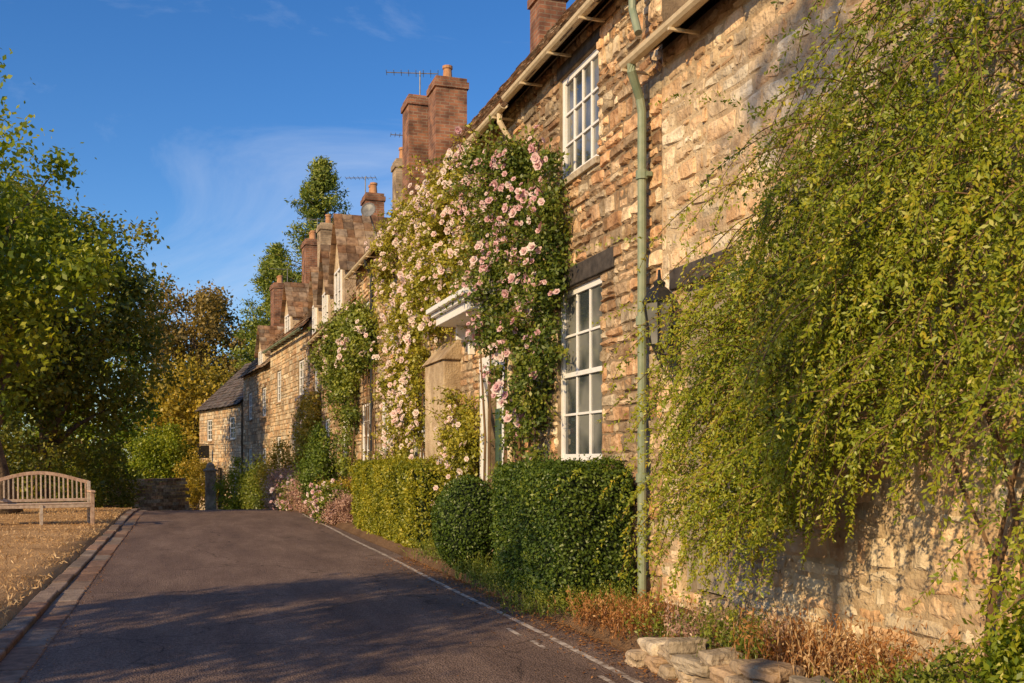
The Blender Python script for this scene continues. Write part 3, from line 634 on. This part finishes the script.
def tree(name,base,center,rad,n,per,lsz,mat,tr=.2,cr=.75,inner=.45,extra=None,nb=22,low=1.0):
    e=empty(name); base=np.array(base,float)
    C=crown(center,rad,n,inner,low)
    if extra is not None: C=np.vstack([C,np.array(extra)])
    Rr=rng.uniform(.6,1.15,len(C))*cr
    V,F,a=clumpcloud(C,Rr,per,lsz,.6); npmesh('crown',V,F,L_[mat],a,e)
    mb=MB(); top=np.array(center)+np.array([0,0,rad[2]*.4]); pts=[];k=8
    for i in range(k+1):
        t=i/k; p=base*(1-t)+top*t; p[:2]+=(rng.random(2)-.5)*.25*(0 if i in(0,) else 1)*tr*3; pts.append(tuple(p))
    rr=[tr*(1.35 if i==0 else 1-.8*i/k) for i in range(k+1)]
    mb.tube(pts,rr,9)
    for ci in list(rng.choice(len(C),min(nb,len(C)),replace=False))+(list(range(n,len(C))) if extra is not None else []):
        c=C[ci]; t=np.clip((c[2]-base[2])/(top[2]-base[2])*.7,.3,.95); j=int(t*k); s=np.array(pts[j]); mid=(s+c)/2+np.array([0,0,.15*np.linalg.norm(c-s)*.5])+(rng.random(3)-.5)*.3
        r0=rr[j]*.55; mb.tube([tuple(s),tuple(mid),tuple(c)],[r0,r0*.6,r0*.15],6)
    mb.obj('trunk',M['bark'],e,smooth=True)
    return e
tree('lime_tree',(-3.95,26.6,.1),(-5.3,26.5,6.0),(2.9,3.0,3.6),135,240,.16,'lime',tr=.26,cr=.8,low=.85,
     extra=[(-5.0,26.2,9.9),(-5.6,26,10.3),(-4.7,26.4,10.6),(-6,26,9.6)])
tree('shade_tree',(-7.9,2.7,.1),(-7.5,2.8,4.9),(2.3,2.3,1.3),58,150,.14,'lime',tr=.2,cr=.55)
tree('shade_tree',(-8.2,-3.6,.1),(-7.8,-3.4,11.4),(1.5,1.5,1.0),16,70,.13,'lime',tr=.14,cr=.45,nb=10)
tree('sycamore_tree',(-5.0,41,-.6),(-4.5,42,6.8),(3.5,3.4,5.6),180,190,.21,'dark',tr=.35,cr=1.0)
tree('ash_tree',(-8.5,37,-.4),(-8.5,37,6.3),(3.4,3.2,5.4),130,160,.21,'dark',tr=.35,cr=1.0)
tree('hawthorn_tree',(-5.2,60,-1.7),(-5.0,60,4.6),(3.6,3.4,4.8),110,160,.23,'lime',tr=.3,cr=1.0)
tree('copper_beech_tree',(1.5,97,-4),(1.2,97,10.5),(6.4,6,7.8),150,170,.38,'copper',tr=.6,cr=1.5)
tree('golden_tree',(.6,74,-3),(.9,74,4.0),(4.2,4,5.0),130,170,.28,'gold',tr=.4,cr=1.2)
def conifer(name,base,H,rad,nb=230):
    e=empty(name); mb=MB(); b=np.array(base,float); mb.tube([tuple(b),tuple(b+[0,0,H*.6]),tuple(b+[0,0,H])],[.4,.25,.04],8)
    C=[];Rr=[]
    for i in range(nb):
        t=rng.random()**.8; z=H*(.12+.88*t); r=rad*(1-t**1.3)**.85*rng.uniform(.5,1.25)+.1; th=rng.random()*2*math.pi
        tip=b+np.array([r*math.cos(th),r*math.sin(th),z+.1*r]); s=b+np.array([0,0,z-.15*r-.2]); mb.tube([tuple(s),tuple((s+tip)/2+[0,0,-.1]),tuple(tip)],[.06,.04,.01],4)
        for f in (.45,.7,.9,1.05): C.append(s+(tip-s)*f+(rng.random(3)-.5)*.3); Rr.append(.25+.35*(1-f)+.15)
    V,F,a=clumpcloud(np.array(C),np.array(Rr),42,.26,.3,flat=.7); npmesh('needles',V,F,L_['fir'],a,e); mb.obj('trunk',M['bark'],e,smooth=True)
conifer('conifer_tree',(8.0,60,-2),21,5.0)
conifer('conifer_tree',(5.6,63,-2),16.5,3.8,170)
C=[];
for i in range(380):
    ang=rng.uniform(-75,80); d=rng.uniform(120,170); x=d*math.sin(R(ang)); y=d*math.cos(R(ang))
    C.append((x,y,-4+rng.uniform(0,9)+3*mnoise.noise(Vector((ang*.15,0,0)))))
V,F,a=clumpcloud(np.array(C),rng.uniform(3,6,len(C)),100,1.1,.7); npmesh('distant_trees',V,F,L_['dark'],a)
def shrub(name,c,rad,n,per,lsz,mat,cr=.3,inner=.5,W=.5,stems=5):
    e=empty(name); C=crown(c,rad,n,inner); C[:,2]=np.maximum(C[:,2],gz(c[0],c[1])+.05); V,F,a=clumpcloud(C,rng.uniform(.6,1.2,n)*cr,per,lsz,W); npmesh('foliage',V,F,L_[mat],a,e)
    mb=MB(); b=(c[0],c[1],gz(c[0],c[1])-.05)
    for i in range(stems): t=C[i]; mb.tube([b,tuple((np.array(b)+t)/2+(rng.random(3)-.5)*.1),tuple(t)],[.03,.02,.006],5)
    mb.obj('stems',M['twig'],e); return e
shrub('round_bush',(-1.1,57,1.3),(1.6,1.6,1.9),110,160,.16,'lime',cr=.55)
shrub('shrub',(-3.9,45,.5),(2.2,1.8,1.6),90,130,.15,'dark',cr=.6)
shrub('shrub',(-6.8,33,1.0),(3.0,1.6,1.5),110,150,.13,'dark',cr=.6)
shrub('shrub',(-9.5,31,1.3),(2.5,1.6,1.8),90,150,.13,'dark',cr=.6)
shrub('shrub',(.6,52,.2),(.9,1.3,1.2),50,120,.13,'gold',cr=.45)
shrub('shrub',(2.9,39,.2),(.7,1.6,1.2),70,140,.10,'shrub',cr=.4)
shrub('shrub',(2.4,43.5,.0),(.8,1.6,1.3),60,140,.11,'lime',cr=.4)
shrub('heather',(3.1,31,.35),(.6,2.8,.75),100,150,.07,'heath',cr=.28)
shrub('shrub',(3.25,34.5,.5),(.6,1.4,1.2),60,140,.09,'gold',cr=.35)
shrub('yew_shrub',(3.3,25.2,1.05),(.42,.7,1.1),80,160,.07,'box',cr=.26)
shrub('shrub',(3.4,23.2,.45),(.4,.9,.45),60,150,.06,'gold',cr=.22)
shrub('heather',(3.2,27.6,.35),(.4,1.2,.6),60,140,.06,'heath',cr=.25)
shrub('heather',(3.3,21.4,.35),(.35,.6,.35),50,140,.045,'heath',cr=.18)
def blooms(e,pts,fsz,mat,nm='flowers'):
    VV=[];FF=[];AA=[];b=0
    for c in pts:
        nrm=np.array([-1,-.6+rng.normal()*.5,.3+rng.normal()*.5]); nrm/=np.linalg.norm(nrm); u=np.cross(nrm,[0,0,1]);u/=np.linalg.norm(u);v=np.cross(nrm,u)
        s=fsz*rng.uniform(.45,1.15); ca=rng.random()
        for ring,(m,tilt,rr) in enumerate(((6,.25,1),(5,.8,.7),(3,1.4,.4))):
            for k in range(m):
                th=2*math.pi*(k/m)+ring*.5; d=u*math.cos(th)+v*math.sin(th); sd2=-u*math.sin(th)+v*math.cos(th)
                dd=d*math.cos(tilt)+nrm*math.sin(tilt); p0=c+dd*s*.1; VV+=[p0,p0+dd*s*.6*rr+sd2*s*.5*rr,p0+dd*s*rr,p0+dd*s*.6*rr-sd2*s*.5*rr]; FF.append((b,b+1,b+2,b+3)); b+=4; AA.append(min(1,max(0,ca+rng.normal()*.1)))
    npmesh(nm,np.array(VV),np.array(FF),L_[mat],AA,e)
def polyin(px,py,poly):
    ins=np.zeros(len(px),bool); j=len(poly)-1
    for i in range(len(poly)):
        xi,yi=poly[i];xj,yj=poly[j]
        c=((yi>py)!=(yj>py))&(px<(xj-xi)*(py-yi)/(yj-yi+1e-12)+xi); ins^=c; j=i
    return ins
def climber(name,poly,n,per,lsz,mat,flowers=0,fmat='pink',thick=.35,cr=.17,fsz=.05,stems=8,wx=4.0,thr=(-.3,.25),whips=0):
    e=empty(name); P=np.array(poly); lo=P.min(0);hi=P.max(0); C=[]
    while len(C)<n:
        a=rng.random(4000)*(hi[0]-lo[0])+lo[0]; b=rng.random(4000)*(hi[1]-lo[1])+lo[1]; k=polyin(a,b,poly)
        for y,z in zip(a[k],b[k]):
            d=mnoise.noise(Vector((y*.9,z*.9,5.1)))+.7*mnoise.noise(Vector((y*2.3,z*2.3,1.1)))
            if d>rng.uniform(*thr): C.append((wx-.07-thick*rng.random()*(0.4+1.1*max(0,d)),y,z))
    C=np.array(C[:n]); mb=MB(); Rr=rng.uniform(.6,1.3,n)*cr
    ex=[]
    for i in range(whips):
        c=C[rng.integers(n)].copy(); d=np.array([-.6*rng.random()-.1,rng.normal()*.7,.8*rng.random()+.1]); d/=np.linalg.norm(d); pts=[tuple(c)]
        for k in range(7):
            d=d+np.array([0,0,-.14])+rng.normal(0,.08,3); d/=np.linalg.norm(d); c=c+d*.09; pts.append(tuple(c)); ex.append(c.copy())
        mb.tube(pts,.005,3,cap=False)
    V,F,a=clumpcloud(C,Rr,per,lsz,.6,N=np.array([-.3,-.2,0])); V[:,0]=np.minimum(V[:,0],wx-.03)
    if ex:
        V2,F2,a2=clumpcloud(np.array(ex),np.full(len(ex),.07),7,lsz,.6); F=np.vstack([F,F2+len(V)]); V=np.vstack([V,V2]); a=np.concatenate([a,np.clip(a2+.15,0,1)])
    npmesh('foliage',V,F,L_[mat],a,e)
    if flowers:
        tr=C[rng.choice(n,max(6,flowers//5))]; out=tr[rng.integers(0,len(tr),flowers)]
        o2=out+np.stack([-rng.uniform(.08,.24,flowers),rng.normal(0,.13,flowers),rng.normal(0,.13,flowers)],1)
        blooms(e,o2,fsz,fmat)
    for i in range(stems):
        t=C[rng.integers(n)]; y0=t[1]+rng.uniform(-.6,.6); b0=np.array([wx-.12,y0,.15]); pts=[]
        for k in range(8):
            f=k/7; p=b0*(1-f)+t*f; p[1]+=.15*math.sin(f*7+i); p[0]=wx-.08-.05*rng.random(); pts.append(tuple(p))
        mb.tube(pts,[.022*(1-.7*k/7) for k in range(8)],5)
    mb.obj('stems',M['twig'],e); return e
climber('climbing_rose',[(9.95,3.6),(10.1,4.7),(10.6,5.1),(11.4,5.2),(12.3,5.5),(13.1,5.4),(13.2,3.7),(12.2,3.5),(12.0,2.5),(11.9,1.2),(11.6,.9),(10.5,1.1),(10.5,2.2),(10.2,2.6)],480,80,.055,'rose',520,'pink',thick=.42,cr=.16,fsz=.052,whips=80)
climber('climbing_rose',[(12.6,3.6),(12.6,5.5),(14.5,5.9),(17,6.0),(19.5,5.9),(19.6,4.8),(18.6,4.2),(18.6,3.2),(19.2,2.2),(19.3,1.0),(16.4,1.0),(16.4,2.8),(15.8,3.3),(14.2,3.6)],580,80,.06,'rosey',900,'cream',thick=.4,cr=.18,fsz=.056,thr=(-.2,.3),whips=110)
climber('climbing_rose',[(13.3,.8),(13.3,2.9),(14.0,3.6),(14.6,3.3),(14.5,2.0),(14.4,.8)],110,80,.055,'rosey',50,'cream',thick=.35,cr=.16,whips=14)
climber('wall_creeper',[(21,3.4),(21,4.4),(22.5,5.0),(25,4.8),(27.5,4.4),(27.5,2.8),(25.5,3.0),(24.6,3.2),(24.4,1.2),(23.4,1.2),(23,3.2)],280,80,.08,'shrub',150,'cream',thick=.6,cr=.26,fsz=.075,whips=20)
climber('wall_creeper',[(30,.5),(30,3.2),(31,3.5),(34,3.0),(34,.5)],140,80,.09,'gold',30,'cream',thick=.4,cr=.3)
# garden flowers along the foot of the terrace
e=empty('hydrangea'); C=crown((3.15,22.3,.5),(.4,.7,.4),50,.5); V,F,a=clumpcloud(C,np.full(50,.18),120,.06,.6); npmesh('foliage',V,F,L_['shrub'],a,e); blooms(e,C[rng.integers(0,50,130)]+rng.normal(0,.1,(130,3))+np.array([-.1,0,.05]),.06,'pink')
e=empty('hydrangea'); C=crown((3.0,29,.4),(.4,1.0,.5),60,.5); V,F,a=clumpcloud(C,np.full(60,.22),110,.07,.6); npmesh('foliage',V,F,L_['shrub'],a,e); blooms(e,C[rng.integers(0,60,140)]+rng.normal(0,.12,(140,3))+np.array([-.1,0,.05]),.08,'pink')
def hedge(name,x0,x1,y0,y1,z0,z1,dens,lsz,mat,amp=.05):
    e=empty(name); 
    def disp(P): return np.array([mnoise.noise(Vector((p[0]*2.2,p[1]*2.2,p[2]*2.2)))*amp+mnoise.noise(Vector((p[0]*7,p[1]*7,p[2]*7)))*amp*.6 for p in P])
    faces=[((x0,y0,z0),(0,y1-y0,0),(0,0,z1-z0),(-1,0,0)),((x1,y0,z0),(0,y1-y0,0),(0,0,z1-z0),(1,0,0)),((x0,y0,z0),(x1-x0,0,0),(0,0,z1-z0),(0,-1,0)),((x0,y1,z0),(x1-x0,0,0),(0,0,z1-z0),(0,1,0)),((x0,y0,z1),(x1-x0,0,0),(0,y1-y0,0),(0,0,1))]
    PP=[];NN=[]
    for o,u,v,nrm in faces:
        o,u,v,nrm=map(np.array,(o,u,v,nrm)); A=np.linalg.norm(np.cross(u,v)); k=int(A*dens); P=o+rng.random((k,1))*u+rng.random((k,1))*v; PP.append(P);NN.append(np.tile(nrm,(k,1)))
    P=np.vstack(PP);Nn=np.vstack(NN).astype(float); c=np.array([(x0+x1)/2,(y0+y1)/2,(z0+z1)/2]); h=np.array([(x1-x0)/2,(y1-y0)/2,(z1-z0)/2])
    qn=(P-c)/h; rr=(np.abs(qn)**9).sum(1)**(1/9); P=c+qn/rr[:,None]*h
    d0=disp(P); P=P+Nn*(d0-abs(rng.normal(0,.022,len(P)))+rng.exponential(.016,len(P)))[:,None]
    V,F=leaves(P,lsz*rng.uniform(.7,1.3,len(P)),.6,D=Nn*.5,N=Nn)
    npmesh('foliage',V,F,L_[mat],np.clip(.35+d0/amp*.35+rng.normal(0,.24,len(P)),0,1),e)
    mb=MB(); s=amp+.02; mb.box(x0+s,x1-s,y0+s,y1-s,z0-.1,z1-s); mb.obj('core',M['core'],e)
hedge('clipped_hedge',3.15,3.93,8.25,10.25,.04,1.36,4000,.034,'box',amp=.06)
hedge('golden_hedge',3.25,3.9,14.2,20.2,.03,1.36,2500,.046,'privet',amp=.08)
e=empty('box_ball_topiary'); k=9000; d=unit(k); rr_=1+np.array([mnoise.noise(Vector(tuple(v*3)))*.08 for v in d])-np.abs(rng.normal(0,.03,k)); P=d*rr_[:,None]*np.array([.42,.42,.57])+np.array([3.22,11.4,.64])
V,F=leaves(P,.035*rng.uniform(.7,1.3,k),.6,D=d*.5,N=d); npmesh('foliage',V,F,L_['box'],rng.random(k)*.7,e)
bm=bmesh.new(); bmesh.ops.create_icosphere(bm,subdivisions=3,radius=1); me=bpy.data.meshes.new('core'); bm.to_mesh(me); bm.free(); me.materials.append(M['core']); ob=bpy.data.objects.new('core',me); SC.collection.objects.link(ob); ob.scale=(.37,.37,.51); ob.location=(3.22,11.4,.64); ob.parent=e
def weeping():
    e=empty('weeping_cotoneaster'); LP=[];LD=[];LA=[];mb=MB()
    def zmax(Y):return np.interp(Y,[3.0,4.0,4.5,5.2,5.8,6.3,6.9],[6.0,4.4,3.65,3.25,2.8,2.2,1.5])
    ns=2300
    for i in range(ns):
        Y=rng.uniform(1.6,5.9); 
        zlow=np.interp(Y,[2.5,3.2,3.6,4.6,5.0],[1.0,1.0,1.6,1.5,.95])
        z=rng.uniform(zlow,zmax(Y)-.25); 
        depth=rng.random(); x=3.92-depth*.5*min(1,(zmax(Y)-z)/1.0+.3)
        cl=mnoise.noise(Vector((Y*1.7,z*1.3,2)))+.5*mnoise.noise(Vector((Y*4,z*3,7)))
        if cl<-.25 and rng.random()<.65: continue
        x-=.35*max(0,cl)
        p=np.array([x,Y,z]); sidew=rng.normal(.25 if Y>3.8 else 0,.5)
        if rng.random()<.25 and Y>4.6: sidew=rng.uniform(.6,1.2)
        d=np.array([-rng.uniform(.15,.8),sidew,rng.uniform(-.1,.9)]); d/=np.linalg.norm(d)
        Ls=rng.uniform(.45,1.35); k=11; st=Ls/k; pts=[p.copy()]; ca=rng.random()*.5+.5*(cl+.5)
        grav=rng.uniform(.14,.34)
        for j in range(k):
            d=d+np.array([0,0,-grav])+rng.normal(0,.06,3); d/=np.linalg.norm(d); p=p+d*st
            if p[0]>3.93: p[0]=3.93
            pts.append(p.copy())
        zl=np.interp(pts[-1][1],[2.2,3.2,3.5,4.2,4.9,5.5,6.2,7.2],[.3,.3,1.15,1.25,1.0,.5,.45,1.0])+rng.normal(0,.18)
        pts=[q for q in pts if q[2]>zl]
        if len(pts)<4: continue
        if rng.random()<.4: mb.tube([tuple(q) for q in pts],[.005*(1-.7*a/len(pts)) for a in range(len(pts))],3,cap=False)
        for j in range(len(pts)-1):
            dd=pts[j+1]-pts[j]; dn=dd/np.linalg.norm(dd)
            m=11
            fr_=rng.random((m,1)); L0=pts[j]+dd*fr_
            sidev=rng.normal(size=(m,3)); sidev-= (sidev@dn)[:,None]*dn; sidev/=np.linalg.norm(sidev,axis=1)[:,None]
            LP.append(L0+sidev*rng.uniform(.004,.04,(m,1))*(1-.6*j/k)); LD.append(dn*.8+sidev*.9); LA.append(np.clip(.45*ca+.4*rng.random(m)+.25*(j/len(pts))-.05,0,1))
    for i in range(120):
        Y=rng.uniform(3.9,5.7); z=rng.uniform(1.6,zmax(Y)); p=np.array([3.65-rng.random()*.3,Y,z]); d=np.array([-.3*rng.random(),1,rng.uniform(0,.8)]); d/=np.linalg.norm(d); pts=[p.copy()]
        k=14; st=rng.uniform(.8,1.5)/k
        for j in range(k):
            d=d+np.array([0,0,-.13])+rng.normal(0,.05,3); d/=np.linalg.norm(d); p=p+d*st; pts.append(p.copy())
        mb.tube([tuple(q) for q in pts],[.005*(1-.7*a/len(pts)) for a in range(len(pts))],3,cap=False)
        for j in range(k):
            dd=pts[j+1]-pts[j]; dn=dd/np.linalg.norm(dd); m=7; L0=pts[j]+dd*rng.random((m,1)); sidev=rng.normal(size=(m,3)); LP.append(L0+sidev*.012); LD.append(dn*.6+sidev*.5); LA.append(np.clip(.5+.5*rng.random(m),0,1))
    P=np.vstack(LP);D=np.vstack(LD);a=np.concatenate(LA)
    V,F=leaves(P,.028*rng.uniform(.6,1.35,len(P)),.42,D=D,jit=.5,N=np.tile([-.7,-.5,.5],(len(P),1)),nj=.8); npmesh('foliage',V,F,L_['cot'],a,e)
    for i in range(5):
        y0=3.9+rng.uniform(-.3,.3); y1=y0+rng.uniform(-1.2,1.2); pts=[]
        for k in range(10):
            f=k/9; pts.append((3.93-.1*f+.03*math.sin(5*f+i),y0*(1-f)+y1*f+.08*math.sin(f*9+i*2),.15+3.3*f))
        mb.tube(pts,[.014*(1-.7*k/9) for k in range(10)],6)
    mb.obj('branches',M['twig'],e)
    print('cot leaves',len(P))
weeping()
def tuft(name,cs,h,n,mat,spread=.5,wd=.12,lsz=.03,lf=.14):
    PP=[];DD=[];AA=[]
    for c in cs:
        zb=gz(c[0],c[1])
        for i in range(n):
            th=rng.random()*2*math.pi; lean=rng.random()*spread; H=h*rng.uniform(.4,1.1); ca=rng.random()
            b=np.array([c[0]+rng.normal(0,wd),c[1]+rng.normal(0,wd*1.4),zb]); 
            t=np.linspace(0,1,8)[:,None]; dirv=np.array([math.cos(th)*lean,math.sin(th)*lean,0])
            p=b+dirv*H*t**1.6+np.array([0,0,1])*H*(t-.25*lean*t**2); PP.append(p); dd=np.gradient(p,axis=0); DD.append(dd/np.linalg.norm(dd,axis=1)[:,None]); AA.append(np.clip(ca*.7+.3*t[:,0],0,1))
    P=np.vstack(PP);D=np.vstack(DD); P[:,0]=np.minimum(P[:,0],3.95); V,F=leaves(P,np.full(len(P),h/6.0),lf,D=D*3,jit=.5)
    a=np.concatenate(AA); V2,F2=leaves(P+rng.normal(0,.012,P.shape),lsz*rng.uniform(.5,1.2,len(P)),.5); npmesh(name,np.vstack([V,V2]),np.vstack([F,F2+len(V)]),L_[mat],np.concatenate([a,a]))
tuft('dry_perennial',[(3.25,6.9),(3.4,7.2),(3.2,7.5),(3.5,6.9)],.26,80,'rust',.8)
tuft('dry_perennial',[(3.45,4.7),(3.35,5.0),(3.5,4.3)],.34,80,'rust',.9)
tuft('dry_grass_tuft',[(3.3,4.5),(3.5,4.9)],.32,60,'straw',.9)
tuft('bedding_plant',[(3.5,7.5),(3.35,6.5),(3.4,5.8),(3.6,6.1),(3.3,5.4),(3.3,4.0),(3.5,3.9)],.22,80,'shrub',1.0)
tuft('dry_perennial',[(3.3,6.0),(3.5,5.4),(3.6,3.9),(3.4,3.7)],.22,80,'heath',.9)
tuft('bedding_plant',[(3.3,12.2),(3.15,10.9),(3.3,12.8),(3.25,13.4),(3.12,9.8),(3.1,9.1),(3.15,10.4)],.26,80,'shrub',.8)
tuft('bedding_plant',[(3.12,8.1),(3.3,8.0),(3.6,8.0),(3.1,8.6)],.22,70,'shrub',.9)
shrub('shrub',(3.45,3.2,.55),(.28,.42,.28),26,170,.045,'lime',cr=.14)
shrub('shrub',(3.4,3.75,.36),(.2,.22,.14),16,150,.03,'shrub',cr=.1)
N=4200; Y=rng.uniform(2,14,N); x=3.06-np.abs(rng.exponential(.15,N)); P=np.stack([x,Y,np.full(N,.016)+rng.random(N)*.012],1)
N2=900; P2=np.stack([rng.uniform(-1,3,N2),rng.uniform(3,22,N2),np.full(N2,.016)],1); N3=3500; x3=rng.uniform(3.17,3.9,N3); y3=rng.uniform(2.5,13,N3); P3=np.stack([x3,y3,np.array([gz(a,b_) for a,b_ in zip(x3,y3)])+.012],1)
N4=900; y4=rng.uniform(3,25,N4); P4=np.stack([-.98+rng.exponential(.06,N4),y4,np.full(N4,.022)],1)
P=np.vstack([P,P2,P3,P4]); nrm=np.tile([0,0,1.0],(len(P),1)); D=unit(len(P)); D[:,2]*=.25
V,F=leaves(P,np.concatenate([rng.uniform(.015,.04,N),rng.uniform(.008,.02,N2),rng.uniform(.02,.05,N3),rng.uniform(.012,.03,N4)]),.55,D=D*4,jit=.4,N=nrm*3); V[:,2]=np.maximum(V[:,2],.013)
npmesh('fallen_leaves',V,F,L_['rust'],rng.random(len(P)))
# ------------------------------------------------------------------ bench
e=empty('garden_bench'); bz=gz(-2.7,22.4); bx,by=-2.75,22.4; th=R(12)
def frb(p): 
    x=p[0]*math.cos(th)-p[1]*math.sin(th); y=p[0]*math.sin(th)+p[1]*math.cos(th); return (bx+x,by+y,bz+p[2])
mb=MB(frb); W=.95
for sx in (-1,1):
    mb.box(sx*W-.035,sx*W+.035,-.52,-.45,-.02,.64,.3); mb.beam((sx*W,.0,-.02),(sx*W,.10,.86),.07,.06,.4,up=(0,1,0)); mb.box(sx*W-.045,sx*W+.045,-.56,.03,.642,.68,.7); mb.box(sx*W-.02,sx*W+.02,-.448,-.02,.33,.40,.5); mb.box(sx*W-.02,sx*W+.02,-.448,-.02,.12,.17,.5)
mb.box(-W+.036,W-.036,-.50,-.47,.34,.41,.5); mb.box(-W+.036,W-.036,-.03,.0,.34,.41,.5); mb.box(-.03,.03,-.52,-.45,0,.4,.4)
for i in range(6): mb.box(-W+.04,W-.04,-.51+i*.083,-.51+i*.083+.066,.412,.432,random.random())
def top(x): return .84+.20*math.cos(x/W*math.pi/2)**1.2
k=22
for i in range(k):
    x=-W+.06+(2*W-.12)*i/(k-1); mb.beam((x,.045,.48),(x,.105,top(x)-.02),.03,.016,random.random(),up=(0,1,0))
mb.beam((-W+.03,.045,.48),(W-.03,.045,.48),.03,.06,.6)
for i in range(16):
    xa=-W+2*W*i/16; xb=-W+2*W*(i+1)/16; mb.beam((xa,.108,top(xa*.999)),(xb,.108,top(xb*.999)),.04,.07,.7)
mb.obj('bench_frame',M['teak'],e,bevel=.004)
